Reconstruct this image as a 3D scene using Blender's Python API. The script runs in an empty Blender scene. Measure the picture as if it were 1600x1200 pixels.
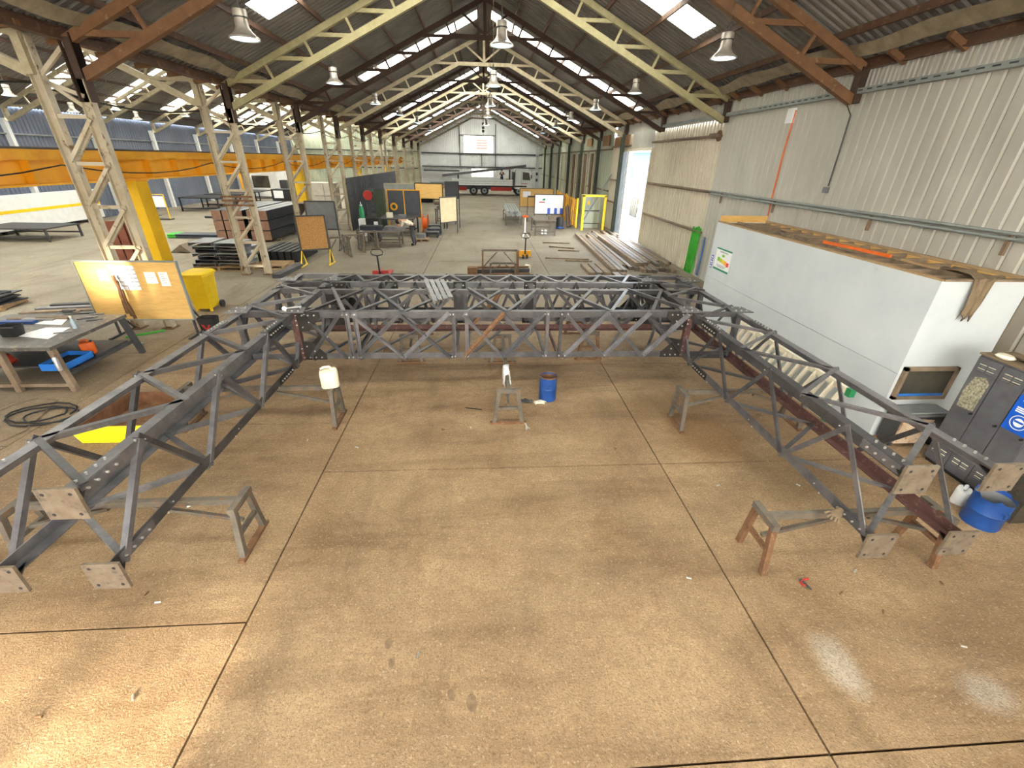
import bpy, math, random
from mathutils import Vector, Matrix
random.seed(7)
D = bpy.data
SC = bpy.context.scene
COL = SC.collection
V = Vector

# ---------------------------------------------------------------- camera
FO, PITCH, YAW, ROLL, CH = 673.0446, 0.480323613, 0.0727910812, 0.0216203174, 3.9
_f = V((math.sin(YAW)*math.cos(PITCH), math.cos(YAW)*math.cos(PITCH), -math.sin(PITCH)))
_r0 = V((math.cos(YAW), -math.sin(YAW), 0)); _u0 = _r0.cross(_f)
_r = math.cos(ROLL)*_r0 + math.sin(ROLL)*_u0
_u = -math.sin(ROLL)*_r0 + math.cos(ROLL)*_u0
cam = D.cameras.new('camera'); cam.sensor_width = 36; cam.sensor_fit = 'HORIZONTAL'
cam.lens = FO/1600*36; cam.clip_start = .05; cam.clip_end = 400
camo = D.objects.new('camera', cam); COL.objects.link(camo)
camo.matrix_world = Matrix(((_r.x, _u.x, -_f.x, 0), (_r.y, _u.y, -_f.y, 0), (_r.z, _u.z, -_f.z, CH), (0, 0, 0, 1)))
SC.camera = camo

# ---------------------------------------------------------------- world, sun, exposure
w = D.worlds.new('sky'); SC.world = w; w.use_nodes = True
bg = w.node_tree.nodes['Background']; bg.inputs[0].default_value = (.90, .95, 1.0, 1); bg.inputs[1].default_value = 6.0
SUN_T = V((.15, .955, -.262)).normalized()          # direction the sunlight travels
sl = D.lights.new('sun_offscreen', 'SUN'); sl.energy = 8; sl.color = (1, .84, .60); sl.angle = math.radians(3.2)
so = D.objects.new('sun_offscreen', sl); COL.objects.link(so); so.rotation_euler = (-SUN_T).to_track_quat('Z', 'Y').to_euler(); so.location = (-6, -30, 14)
vs = SC.view_settings; vs.view_transform = 'Standard'; vs.look = 'None'; vs.gamma = 1; vs.exposure = 2.0; vs.use_curve_mapping = False
SC.cycles.max_bounces = 8; SC.cycles.diffuse_bounces = 6; SC.cycles.transmission_bounces = 6

# ---------------------------------------------------------------- pixel -> place on a known plane
def ray(x, y): return (x-800)/FO*_r - (y-600)/FO*_u + _f
def G(x, y, z=0.0):                       # point at height z
    d = ray(x, y); t = (z-CH)/d.z; return V((d.x*t, d.y*t, z))
def PX(x, y, X):                          # point on the plane of a side wall
    d = ray(x, y); t = X/d.x; return V((X, d.y*t, CH+d.z*t))
def PY(x, y, Y):                          # point on the plane of a cross wall
    d = ray(x, y); t = Y/d.y; return V((d.x*t, Y, CH+d.z*t))

# ---------------------------------------------------------------- materials
def lin(c):
    return tuple(((v/255)/12.92 if v/255 <= .04045 else ((v/255+.055)/1.055)**2.4) for v in c)
MATS = {}
def mat(name, c1, c2=None, c3=None, rough=.6, metal=0, scale=3, bump=0, bscale=60, thr=.55, detail=5, spec=.4, stretch=None):
    """c1/c2 mottled by noise, c3 patches (rust, dirt, wear)"""
    if name in MATS: return MATS[name]
    m = D.materials.new(name); m.use_nodes = True; nt = m.node_tree; N = nt.nodes; L = nt.links
    b = N['Principled BSDF']; b.inputs['Roughness'].default_value = rough; b.inputs['Metallic'].default_value = metal
    b.inputs['Specular IOR Level'].default_value = spec
    c1 = lin(c1)+(1,); b.inputs['Base Color'].default_value = c1
    m.diffuse_color = c1
    if c2 is not None:
        geo = N.new('ShaderNodeNewGeometry'); src = geo.outputs['Position']
        if stretch:
            mp = N.new('ShaderNodeMapping'); mp.inputs['Scale'].default_value = stretch; L.new(src, mp.inputs[0]); src = mp.outputs[0]
        n = N.new('ShaderNodeTexNoise'); n.inputs['Scale'].default_value = scale; n.inputs['Detail'].default_value = detail; n.inputs['Roughness'].default_value = .65
        L.new(src, n.inputs['Vector'])
        r = N.new('ShaderNodeMapRange'); r.inputs[1].default_value = .35; r.inputs[2].default_value = .65; L.new(n.outputs[0], r.inputs[0])
        mx = N.new('ShaderNodeMix'); mx.data_type = 'RGBA'; mx.inputs[6].default_value = c1; mx.inputs[7].default_value = lin(c2)+(1,)
        L.new(r.outputs[0], mx.inputs[0]); out = mx.outputs[2]
        if c3 is not None:
            n2 = N.new('ShaderNodeTexNoise'); n2.inputs['Scale'].default_value = scale*2.3; n2.inputs['Detail'].default_value = 7; n2.inputs['Roughness'].default_value = .7
            L.new(src, n2.inputs['Vector'])
            r2 = N.new('ShaderNodeMapRange'); r2.inputs[1].default_value = thr; r2.inputs[2].default_value = thr+.08; L.new(n2.outputs[0], r2.inputs[0])
            m2 = N.new('ShaderNodeMix'); m2.data_type = 'RGBA'; L.new(r2.outputs[0], m2.inputs[0]); L.new(out, m2.inputs[6]); m2.inputs[7].default_value = lin(c3)+(1,)
            out = m2.outputs[2]
        L.new(out, b.inputs['Base Color'])
        if bump:
            n3 = N.new('ShaderNodeTexNoise'); n3.inputs['Scale'].default_value = bscale; n3.inputs['Detail'].default_value = 4; L.new(src, n3.inputs['Vector'])
            bp = N.new('ShaderNodeBump'); bp.inputs['Strength'].default_value = bump; bp.inputs['Distance'].default_value = .02
            L.new(n3.outputs[0], bp.inputs['Height']); L.new(bp.outputs[0], b.inputs['Normal'])
    MATS[name] = m
    return m
def mat_emit(name, c, e):
    m = mat(name, c, rough=.3); b = m.node_tree.nodes['Principled BSDF']
    b.inputs['Emission Color'].default_value = lin(c)+(1,); b.inputs['Emission Strength'].default_value = e
    return m
def mat_translucent(name, c, tr=.9):
    m = D.materials.new(name); m.use_nodes = True; nt = m.node_tree; N = nt.nodes; L = nt.links
    b = N['Principled BSDF']; N.remove(b)
    t = N.new('ShaderNodeBsdfTranslucent'); t.inputs[0].default_value = lin(c)+(1,)
    d = N.new('ShaderNodeBsdfDiffuse'); d.inputs[0].default_value = lin(c)+(1,)
    mx = N.new('ShaderNodeMixShader'); mx.inputs[0].default_value = tr; L.new(d.outputs[0], mx.inputs[1]); L.new(t.outputs[0], mx.inputs[2])
    L.new(mx.outputs[0], N['Material Output'].inputs[0]); MATS[name] = m
    return m

M = dict(
 steel   = mat('dark_steel', (88,88,93), (114,113,117), (132,122,112), rough=.34, metal=.5, scale=4, thr=.62),
 steel_l = mat('mill_steel', (142,141,144), (116,116,120), (142,124,108), rough=.32, metal=.5, scale=5, thr=.64),
 steel_d = mat('black_steel', (46,50,58), (62,65,72), rough=.3, metal=.45, scale=5),
 primer  = mat('brown_primer', (92,62,58), (72,48,46), (110,88,80), rough=.6, scale=6),
 plate_b = mat('black_plate', (36,34,34), (52,47,44), rough=.55, metal=.2, scale=8),
 plate_r = mat('rusty_plate', (124,113,100), (104,90,75), (88,82,76), rough=.6, metal=.15, scale=7),
 plate_g = mat('dark_end_plate', (70,66,60), (88,80,70), (60,50,40), rough=.55, metal=.3, scale=7),
 bolt    = mat('zinc_bolt', (205,205,205), rough=.3, metal=.7),
 trestle = mat('trestle_steel', (112,106,96), (90,84,78), (132,92,62), rough=.6, metal=.2, scale=6, thr=.56),
 rust    = mat('rust', (122,90,64), (100,72,52), (136,102,74), rough=.85, scale=8),
 truss_y = mat('cream_truss_paint', (158,150,114), (142,134,98), (118,88,58), rough=.6, scale=5, thr=.66),
 truss_c = mat('pale_cream_paint', (180,170,146), (160,148,120), (140,104,66), rough=.6, scale=5, thr=.65),
 truss_r = mat('red_oxide_truss', (120,86,58), (102,72,50), (136,118,86), rough=.7, scale=4, thr=.6),
 truss_d = mat('dark_rust_truss', (70,50,40), (56,42,36), (92,66,50), rough=.7, scale=4, thr=.6),
 col_p   = mat('column_paint', (190,181,163), (170,156,132), (112,84,62), rough=.6, scale=1.5, thr=.58),
 purlin  = mat('purlin_oxide', (94,68,52), (76,56,46), (110,84,64), rough=.7, scale=3),
 roof    = mat('weathered_roof_sheet', (124,120,114), (106,102,98), (90,85,80), rough=.7, scale=1.2, thr=.62),
 wall    = mat('galvanised_wall_sheet', (184,182,174), (170,168,160), (146,138,126), rough=.5, metal=.15, scale=.9, thr=.66, stretch=(1,1,.35)),
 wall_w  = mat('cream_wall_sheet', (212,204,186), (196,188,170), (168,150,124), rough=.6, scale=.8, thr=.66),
 wall_g  = mat('pale_green_sheet', (178,184,164), (164,170,150), rough=.6, scale=.8),
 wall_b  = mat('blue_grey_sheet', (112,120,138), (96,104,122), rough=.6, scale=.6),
 wall_f  = mat('gable_sheet', (196,198,200), (180,182,186), rough=.55, scale=.6),
 tray    = mat('galvanised_tray', (150,156,154), (134,140,138), rough=.5, metal=.3, scale=3),
 pipe    = mat('brown_pipe', (128,108,90), (110,90,74), rough=.6, scale=4),
 yel     = mat('crane_yellow', (232,170,34), (218,150,24), rough=.5, scale=2),
 yel2    = mat('safety_yellow', (240,205,30), (228,190,20), rough=.5, scale=3),
 amber   = mat('crane_beam_amber', (240,176,40), (228,160,28), rough=.5, scale=1.2),
 white   = mat('white_paint', (228,230,230), (216,218,220), rough=.5, scale=3),
 grey    = mat('grey_paint', (120,122,126), (108,110,114), rough=.55, scale=4),
 black   = mat('black_rubber', (28,28,30), (36,36,38), rough=.6, scale=6),
 dark    = mat('dark_grey', (58,58,60), (70,70,72), rough=.6, scale=5),
 ply     = mat('plywood', (222,182,112), (206,164,94), (190,146,82), rough=.65, scale=3, thr=.62, stretch=(1,1,6)),
 osb     = mat('osb_board', (178,134,78), (146,104,56), (198,156,100), rough=.75, scale=26, thr=.55, detail=2),
 wood    = mat('timber', (170,142,106), (144,118,86), rough=.7, scale=4, stretch=(1,1,4)),
 wood_g  = mat('weathered_timber', (142,124,104), (112,96,80), rough=.8, scale=4),
 blue    = mat('drum_blue', (32,78,150), (26,64,128), (58,92,140), rough=.45, scale=6, thr=.66),
 blue2   = mat('bright_blue', (40,120,210), (32,104,190), rough=.5, scale=3),
 green   = mat('bright_green', (60,170,50), (48,150,40), rough=.5, scale=3),
 green_b = mat('bottle_green', (40,140,90), (30,120,76), rough=.45, scale=4),
 red     = mat('red_paint', (176,46,38), (150,36,30), rough=.5, scale=4),
 orange  = mat('orange', (226,110,40), (206,92,30), rough=.5, scale=5),
 plastic = mat('white_plastic', (232,226,206), (220,212,190), rough=.4, scale=4),
 paper   = mat('paper', (232,234,238), rough=.7),
 ink     = mat('ink', (50,50,60), rough=.7),
 card    = mat('cardboard', (130,112,90), (110,94,74), rough=.85, scale=6),
 chalkboard = mat('charcoal_panel', (74,78,86), (64,68,76), rough=.7, scale=3),
 booth   = mat('booth_paint', (202,208,213), (192,199,206), (180,186,193), rough=.5, scale=1.1, thr=.66),
 booth_shaded = mat('booth_paint_shaded', (146,150,156), (134,138,144), rough=.5, scale=1.2),  # unused darker copy of the booth paint, shade put into the colour
 locker  = mat('locker_grey', (98,98,104), (86,86,92), (120,114,106), rough=.5, metal=.1, scale=5, thr=.68),
 glass_d = mat('dark_glass', (58,58,54), (78,74,64), rough=.2, scale=2),
 glass_l = mat('blue_glass', (150,170,180), rough=.15),
 shoe    = mat('skin', (196,146,116), rough=.6),
)
def vary(m, lo, hi):
    nt = m.node_tree; b = nt.nodes['Principled BSDF']; src = b.inputs['Base Color'].links[0].from_socket
    oi = nt.nodes.new('ShaderNodeObjectInfo'); r = nt.nodes.new('ShaderNodeMapRange'); r.inputs[3].default_value = lo; r.inputs[4].default_value = hi
    nt.links.new(oi.outputs['Random'], r.inputs[0]); mu = nt.nodes.new('ShaderNodeVectorMath'); mu.operation = 'SCALE'
    nt.links.new(src, mu.inputs[0]); nt.links.new(r.outputs[0], mu.inputs['Scale']); nt.links.new(mu.outputs[0], b.inputs['Base Color'])
vary(M['steel'], .6, 1.45)
M['skylight'] = mat_translucent('skylight_fibreglass', (250,246,230), .85)
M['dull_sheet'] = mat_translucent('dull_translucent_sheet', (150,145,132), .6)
M['clear_sheet'] = mat_translucent('translucent_sheet', (240,240,235), .85)
M['lamp_lens'] = mat_emit('lamp_lens', (196,232,246), .9)

# ---------------------------------------------------------------- mesh builder
class MB:
    def __init__(s): s.v = []; s.f = []
    def add(s, vs, fs):
        o = len(s.v); s.v += [V(a) for a in vs]; s.f += [tuple(i+o for i in f) for f in fs]; return s
    def box(s, c, sz, R=None, taper=1):
        x, y, z = [a/2 for a in sz]; P = []
        for k in (-1, 1):
            t = taper if k > 0 else 1
            for a, b in ((-1,-1), (1,-1), (1,1), (-1,1)): P.append(V((a*x*t, b*y*t, k*z)))
        if R is not None: P = [R @ p for p in P]
        c = V(c)
        return s.add([p+c for p in P], [(3,2,1,0), (4,5,6,7), (0,1,5,4), (1,2,6,5), (2,3,7,6), (3,0,4,7)])
    def boxz(s, x0, x1, y0, y1, z0, z1): return s.box(((x0+x1)/2, (y0+y1)/2, (z0+z1)/2), (abs(x1-x0), abs(y1-y0), abs(z1-z0)))
    @staticmethod
    def frame(p0, p1, up=(0,0,1)):
        a = (V(p1)-V(p0)); L = a.length; a.normalize(); u = V(up)
        if abs(a.dot(u)) > .98: u = V((0,1,0)) if abs(a.y) < .9 else V((1,0,0))
        s_ = a.cross(u).normalized(); t = s_.cross(a).normalized()
        return a, s_, t, L
    def prof(s, p0, p1, poly, up=(0,0,1)):                 # extrude a 2d section (side, up) from p0 to p1
        a, sd, t, L = MB.frame(p0, p1, up); p0 = V(p0); p1 = V(p1); n = len(poly)
        P = [p0+sd*x+t*y for x, y in poly] + [p1+sd*x+t*y for x, y in poly]
        F = [(i, (i+1) % n, n+(i+1) % n, n+i) for i in range(n)] + [tuple(range(n-1, -1, -1)), tuple(range(n, 2*n))]
        return s.add(P, F)
    def beam(s, p0, p1, w, h, up=(0,0,1)):
        return s.prof(p0, p1, [(-w/2,-h/2), (w/2,-h/2), (w/2,h/2), (-w/2,h/2)], up)
    def angle(s, p0, p1, a, t=.012, up=(0,0,1), sx=1, sy=1):   # L section with the heel at the line
        P = [(0,0), (a*sx,0), (a*sx,t*sy), (t*sx,t*sy), (t*sx,a*sy), (0,a*sy)]
        if sx*sy < 0: P = P[::-1]
        return s.prof(p0, p1, P, up)
    def channel(s, p0, p1, w, h, t=.012, up=(0,0,1), sx=1):
        P = [(0,-h/2), (w*sx,-h/2), (w*sx,-h/2+t), (t*sx,-h/2+t), (t*sx,h/2-t), (w*sx,h/2-t), (w*sx,h/2), (0,h/2)]
        if sx < 0: P = P[::-1]
        return s.prof(p0, p1, P, up)
    def ibeam(s, p0, p1, w, h, t=.02, tw=.014, up=(0,0,1)):
        a, b = w/2, h/2; c = tw/2
        return s.prof(p0, p1, [(-a,-b), (a,-b), (a,-b+t), (c,-b+t), (c,b-t), (a,b-t), (a,b), (-a,b), (-a,b-t), (-c,b-t), (-c,-b+t), (-a,-b+t)], up)
    def tube(s, p0, p1, r, n=10, r1=None, cap=True):
        a, sd, t, L = MB.frame(p0, p1); r1 = r if r1 is None else r1; P = []
        for p, q in ((V(p0), r), (V(p1), r1)):
            for i in range(n):
                an = 2*math.pi*i/n; P.append(p+sd*math.cos(an)*q+t*math.sin(an)*q)
        F = [(i, (i+1) % n, n+(i+1) % n, n+i) for i in range(n)]
        if cap: F += [tuple(range(n-1,-1,-1)), tuple(range(n, 2*n))]
        return s.add(P, F)
    def path(s, pts, r, n=6):
        pts = [V(p) for p in pts]; P = []; m = len(pts)
        for k, p in enumerate(pts):
            d = (pts[min(k+1, m-1)]-pts[max(k-1, 0)]).normalized()
            u = V((0,0,1)) if abs(d.z) < .95 else V((1,0,0)); sd = d.cross(u).normalized(); t = sd.cross(d)
            for i in range(n):
                an = 2*math.pi*i/n; P.append(p+sd*math.cos(an)*r+t*math.sin(an)*r)
        F = [(k*n+i, k*n+(i+1) % n, (k+1)*n+(i+1) % n, (k+1)*n+i) for k in range(m-1) for i in range(n)]
        F += [tuple(range(n-1,-1,-1)), tuple(range((m-1)*n, m*n))]
        return s.add(P, F)
    def lathe(s, c, prof, n=20, axis=(0,0,1)):             # prof: list of (r, h)
        c = V(c); ax = V(axis).normalized(); u = V((1,0,0)) if abs(ax.x) < .9 else V((0,1,0)); sd = ax.cross(u).normalized(); t = ax.cross(sd)
        P = [c+ax*h+sd*math.cos(2*math.pi*i/n)*r+t*math.sin(2*math.pi*i/n)*r for r, h in prof for i in range(n)]
        F = [(k*n+i, k*n+(i+1) % n, (k+1)*n+(i+1) % n, (k+1)*n+i) for k in range(len(prof)-1) for i in range(n)]
        return s.add(P, F)
    def prism(s, poly, d):                                  # 3d polygon pushed by vector d
        n = len(poly); P = [V(p) for p in poly] + [V(p)+V(d) for p in poly]
        return s.add(P, [(i, (i+1) % n, n+(i+1) % n, n+i) for i in range(n)] + [tuple(range(n-1,-1,-1)), tuple(range(n, 2*n))])
    def build(s, name, m, parent=None, smooth=False, local=False):
        me = D.meshes.new(name); off = V((0,0,0))
        if parent is not None and not local:
            off = WL(parent)
        me.from_pydata([tuple(p-off) for p in s.v], [], s.f); me.update()
        if isinstance(m, str): m = M[m]
        me.materials.append(m)
        if smooth:
            for p in me.polygons: p.use_smooth = True
            if hasattr(me, 'set_sharp_from_angle'): me.set_sharp_from_angle(angle=math.radians(40))
        o = D.objects.new(name, me); COL.objects.link(o)
        if parent is not None: o.parent = parent
        return o
def WL(o):
    L = V(o.location); p = o.parent
    while p is not None: L += V(p.location); p = p.parent
    return L
def tag(o, label=None, cat=None, group=None, kind=None):
    if label: o['label'] = label
    if cat: o['category'] = cat
    if group: o['group'] = group
    if kind: o['kind'] = kind
    return o
def thing(name, label, cat, loc=(0,0,0), group=None):
    o = D.objects.new(name, None); o.empty_display_size = .2; COL.objects.link(o); o.location = loc
    return tag(o, label, cat, group)
def struct(name, loc=(0,0,0)):
    o = D.objects.new(name, None); COL.objects.link(o); o.location = loc; o['kind'] = 'structure'; return o
def one(mb, name, m, label, cat, group=None, smooth=False):
    """a thing that is one mesh; origin at the middle of its base"""
    xs = [p.x for p in mb.v]; ys = [p.y for p in mb.v]; zs = [p.z for p in mb.v]
    off = V(((min(xs)+max(xs))/2, (min(ys)+max(ys))/2, min(zs)))
    for p in mb.v: p -= off
    o = mb.build(name, m, None, smooth); o.location = off
    return tag(o, label, cat, group)
KIDS = {}
def copy_tree(o, loc=None, parent=None, label=None):
    c = o.copy(); COL.objects.link(c); c.parent = parent
    if loc is not None: c.location = loc
    if label: c['label'] = label
    for ch in o.children: copy_tree(ch, None, c)
    return c
def inst(o, loc, parent=None, rotz=None, scale=None):
    c = o.copy(); COL.objects.link(c); c.parent = parent if parent else o.parent
    c.location = loc
    if rotz is not None: c.rotation_euler = (0,0,rotz)
    if scale is not None: c.scale = scale
    return c
def subset_text(txt, size, m, loc, R, parent, name='lettering', extr=.002):
    cu = D.curves.new(name, 'FONT'); cu.body = txt; cu.size = size; cu.align_x = 'CENTER'; cu.align_y = 'CENTER'; cu.extrude = extr
    o = D.objects.new(name, cu); COL.objects.link(o)
    cu.materials.append(M[m] if isinstance(m, str) else m)
    dg = bpy.context.evaluated_depsgraph_get(); me = D.meshes.new_from_object(o.evaluated_get(dg)); D.objects.remove(o)
    q = D.objects.new(name, me); COL.objects.link(q); q.parent = parent
    q.matrix_local = Matrix.Translation(V(loc)-WL(parent)) @ R.to_4x4()
    return q
# ================================================================ SETTING
Y0, Y1 = -5.0, 66.0
XR, XL, XV = 8.25, -24.8, -8.2            # right wall, left wall, valley between the halls
RID, ZR, SL = .2, 9.75, .47
RID2 = -16.5
FRAMES = [10.75+5.63*k for k in range(-2, 10)]
def roofz(X): return ZR-SL*abs(X-RID)

# ---- floor
def floor_mat():
    m = D.materials.new('stained_concrete'); m.use_nodes = True; nt = m.node_tree; N = nt.nodes; L = nt.links
    b = N['Principled BSDF']; b.inputs['Roughness'].default_value = .72; b.inputs['Specular IOR Level'].default_value = .3
    geo = N.new('ShaderNodeNewGeometry'); pos = geo.outputs['Position']
    def noise(scale, det=5, rough=.6, dist=0, vec=None):
        n = N.new('ShaderNodeTexNoise'); n.inputs['Scale'].default_value = scale; n.inputs['Detail'].default_value = det; n.inputs['Roughness'].default_value = rough; n.inputs['Distortion'].default_value = dist
        L.new(vec or pos, n.inputs['Vector']); return n.outputs[0]
    def rng(src, a, b_, lo=0, hi=1):
        r = N.new('ShaderNodeMapRange'); r.inputs[1].default_value = a; r.inputs[2].default_value = b_; r.inputs[3].default_value = lo; r.inputs[4].default_value = hi; L.new(src, r.inputs[0]); return r.outputs[0]
    def mix(f, a, c, mode='MIX'):
        x = N.new('ShaderNodeMix'); x.data_type = 'RGBA'; x.blend_type = mode
        if isinstance(f, float): x.inputs[0].default_value = f
        else: L.new(f, x.inputs[0])
        for i, q in ((6, a), (7, c)):
            if isinstance(q, tuple): x.inputs[i].default_value = lin(q)+(1,)
            else: L.new(q, x.inputs[i])
        return x.outputs[2]
    def mth(op, a, c=None):
        x = N.new('ShaderNodeMath'); x.operation = op
        for i, q in ((0, a), (1, c)):
            if q is None: continue
            if isinstance(q, (int, float)): x.inputs[i].default_value = q
            else: L.new(q, x.inputs[i])
        return x.outputs[0]
    sep = N.new('ShaderNodeSeparateXYZ'); L.new(pos, sep.inputs[0]); X, Y = sep.outputs[0], sep.outputs[1]
    brown = mix(rng(noise(.7, 6, .65), .36, .64), (172,145,112), (142,116,87))
    grey = mix(rng(noise(.5, 6, .6), .36, .64), (146,139,125), (128,120,106))
    yy = mth('ADD', Y, mth('MULTIPLY', noise(.25, 3), 6.0))
    xx = mth('ABSOLUTE', mth('SUBTRACT', X, .3))
    far = mth('MAXIMUM', rng(yy, 11.5, 17), rng(xx, 6.2, 9.5))
    c = mix(far, brown, grey)
    # workshop floor: oil, rust and tyre marks
    rust = mth('MULTIPLY', rng(noise(.9, 7, .7, .6), .52, .64), mth('SUBTRACT', 1.0, far))
    c = mix(mth('MULTIPLY', rust, .55), c, (122,94,64))
    mpn = N.new('ShaderNodeMapping'); mpn.inputs['Scale'].default_value = (.3, 1.7, 1); L.new(pos, mpn.inputs[0])
    stk = mth('MULTIPLY', rng(noise(1.1, 6, .65, .4, mpn.outputs[0]), .5, .66), mth('SUBTRACT', 1.0, far))
    c = mix(mth('MULTIPLY', stk, .6), c, (106,80,54))
    mp2 = N.new('ShaderNodeMapping'); mp2.inputs['Scale'].default_value = (1.3, .35, 1); mp2.inputs['Rotation'].default_value = (0,0,.5); L.new(pos, mp2.inputs[0])
    stk2 = rng(noise(1.0, 6, .65, .5, mp2.outputs[0]), .54, .7)
    c = mix(mth('MULTIPLY', stk2, .45), c, (96,78,58))
    # rust runs where trestles and beams stood
    def blob(cx, cy, rx, ry, col, k, c):
        vx = mth('DIVIDE', mth('SUBTRACT', X, cx), rx); vy = mth('DIVIDE', mth('SUBTRACT', Y, cy), ry)
        d = mth('ADD', mth('SQRT', mth('ADD', mth('MULTIPLY', vx, vx), mth('MULTIPLY', vy, vy))), mth('MULTIPLY', noise(2.2, 6, .7), .9))
        return mix(mth('MULTIPLY', rng(d, 1.45, .9), k), c, col)
    for a in ((3.6,5.6,.9,.9,(126,92,54),.7), (3.2,6.6,1.2,.5,(118,92,62),.55), (4.4,4.6,.8,.7,(116,92,62),.45), 
              (5.0,2.3,1.6,.5,(112,86,58),.5), (3.1,2.05,.22,.34,(196,190,180),.5), (4.2,1.75,.3,.2,(190,186,178),.4)):
        c = blob(*a, c)
    wob = mth('MULTIPLY', noise(1.3, 3), .25)
    def ring(cx, cy, R, wd, k, c, x0=-99, y0=-99, x1=99, y1=99):
        vx = mth('SUBTRACT', X, cx); vy = mth('SUBTRACT', Y, cy)
        d = mth('ABSOLUTE', mth('SUBTRACT', mth('ADD', mth('SQRT', mth('ADD', mth('MULTIPLY', vx, vx), mth('MULTIPLY', vy, vy))), wob), R))
        f = mth('MULTIPLY', rng(d, wd*1.7, wd*.2), rng(noise(3, 5, .7), .3, .62, .25, 1))
        for s_, a, b_ in ((X, x0, x0+.4), (Y, y0, y0+.4), (X, x1, x1-.4), (Y, y1, y1-.4)):
            if abs(a) < 90: f = mth('MULTIPLY', f, rng(s_, a, b_))
        return mix(mth('MULTIPLY', f, k*.6), c, (104,86,68))
    c = ring(.3, 1.2, 2.3, .16, .55, c, 0.2, 1.5, 3, 99)
    c = ring(1.0, 2.75, .75, .12, .5, c, -1, -99, 1.1, 99)
    c = ring(-1.5, 9.5, 7.2, .18, .42, c, -.3, 2, 5)
    c = ring(6.0, 7.0, 5.4, .22, .4, c, -9, 1.6, 5.5, 6.5)
    c = ring(8.0, -3.0, 6.4, .2, .4, c, 1.5, 1.2, 7, 4)
    c = ring(2.0, -1.0, 2.75, .12, .4, c, .2, 1.3, 4)
    c = ring(-12, 13.5, 3.2, .14, .35, c, -15, 12, -9, 19)
    c = ring(-13, 16, 4.5, .16, .3, c, -16, 12, -9, 22)
    c = mix(rng(noise(9, 7, .75), .42, .62, 0, .32), c, (108,90,70))
    c = mix(rng(noise(42, 4, .7), .50, .64, 0, .55), c, (96,78,58))
    c = mix(rng(noise(34, 4, .7), .56, .68, 0, .4), c, (210,194,164))
    c = mix(rng(noise(120, 2, .6), .6, .7, 0, .6), c, (74,60,44))
    L.new(c, b.inputs['Base Color'])
    bp = N.new('ShaderNodeBump'); bp.inputs['Strength'].default_value = .85; bp.inputs['Distance'].default_value = .018
    L.new(mth('ADD', noise(60, 4, .65), mth('MULTIPLY', noise(14, 4), .6)), bp.inputs['Height']); L.new(bp.outputs[0], b.inputs['Normal'])
    return m
MFLOOR = floor_mat()
fl = struct('floor')
MB().boxz(XL-.2, XR+.15, Y0-.2, Y1+.2, -.25, -.05).build('floor_bed', mat('joint_dirt', (70,54,40), (52,42,32), rough=.9, scale=3), fl)
XJ = [XL-.15, -21.45, -16.65, -11.85, -7.05, -2.25, 2.55, 7.35, XR+.1]
for i in range(len(XJ)-1):
    a, b = XJ[i], XJ[i+1]; st = {4: 2.70}.get(i, 1.42 if i in (5, 6, 7) else 2.2)-3.47*2
    ys = [Y0-.1] + [y for y in (st+3.47*k for k in range(0, 9)) if y > Y0+.5] + [Y1+.1]
    for y0, y1 in zip(ys[:-1], ys[1:]):
        g = .009
        MB().boxz(a+g, b-g, y0+g, y1-g, -.06, 0).build('slab', MFLOOR, fl)
# small hollows pressed into the slab while wet (boot prints)
bpm = mat('boot_print', (128,108,84), (104,86,66), rough=.85, scale=20)
for i, (px, py, rz, s_) in enumerate(((607,1006,.1,1), (612,1036,.1,.85), (705,1086,.45,.9), (737,1098,.15,1.35))):
    p = G(px, py, 0); mb = MB(); n = 16; ca, sa = math.cos(rz), math.sin(rz)
    ring_ = [V((p.x+ca*.032*s_*math.cos(t)-sa*.05*s_*math.sin(t), p.y+sa*.032*s_*math.cos(t)+ca*.05*s_*math.sin(t), .0015)) for t in [2*math.pi*k/n for k in range(n)]]
    mb.prism(ring_, (0,0,.001)).build('boot_print', bpm, fl)
g_ = struct('ground'); MB().boxz(-90, 90, -70, 120, -.5, -.26).build('yard', mat('yard_gravel', (168,160,148), (150,142,130), rough=.9, scale=2), g_)

# ---- corrugated sheet, profile across u, length along v
def corr(mb, o, u, v, nrm, width, length, nrib, depth=.03, flat=.5):
    o, u, v, nrm = V(o), V(u).normalized(), V(v).normalized(), V(nrm).normalized()
    p = width/nrib; pr = []
    for k in range(nrib):
        x = k*p; pr += [(x, 0), (x+p*flat, 0), (x+p*(flat+.12), depth), (x+p*.88, depth)]
    pr.append((width, 0))
    P = [o+u*x+nrm*d for x, d in pr] + [o+u*x+nrm*d+v*length for x, d in pr]; n = len(pr)
    mb.add(P, [(i, i+1, n+i+1, n+i) for i in range(n-1)]); return mb

# ---- main roof
CW = 1.3; CY0 = 13.6-1.3*15; NC = 56
STRIP = {6: (5.7, 5.7), 15: (5.75, 5.8), 23: (5.7, 7.7), 33: (7.4, 7.1), 42: (7.4, 7.1), 52: (7.1, 7.0)}
ca = 1/math.hypot(1, SL)
def slope_sheet(name, m, parent, rid, sgn, d0, d1, nrib=6, lift=0):
    mb = MB(); z = ZR-SL*d0+lift
    corr(mb, (rid+sgn*d0, 0, z), (0,1,0), (sgn, 0, -SL), (sgn*SL, 0, 1), CW, (d1-d0)/ca, nrib, .035)
    return mb.build(name, m, parent)
ceil = struct('ceiling')
protos = {}
def sheet(name, m, parent, rid, sgn, d0, d1, y):
    k = (name, rid, sgn, round(d0, 2), round(d1, 2))
    if k not in protos:
        o = slope_sheet(name, m, parent, rid, sgn, d0, d1); o.location.y = y; protos[k] = o
    else: inst(protos[k], (0, y, 0), parent)
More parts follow.
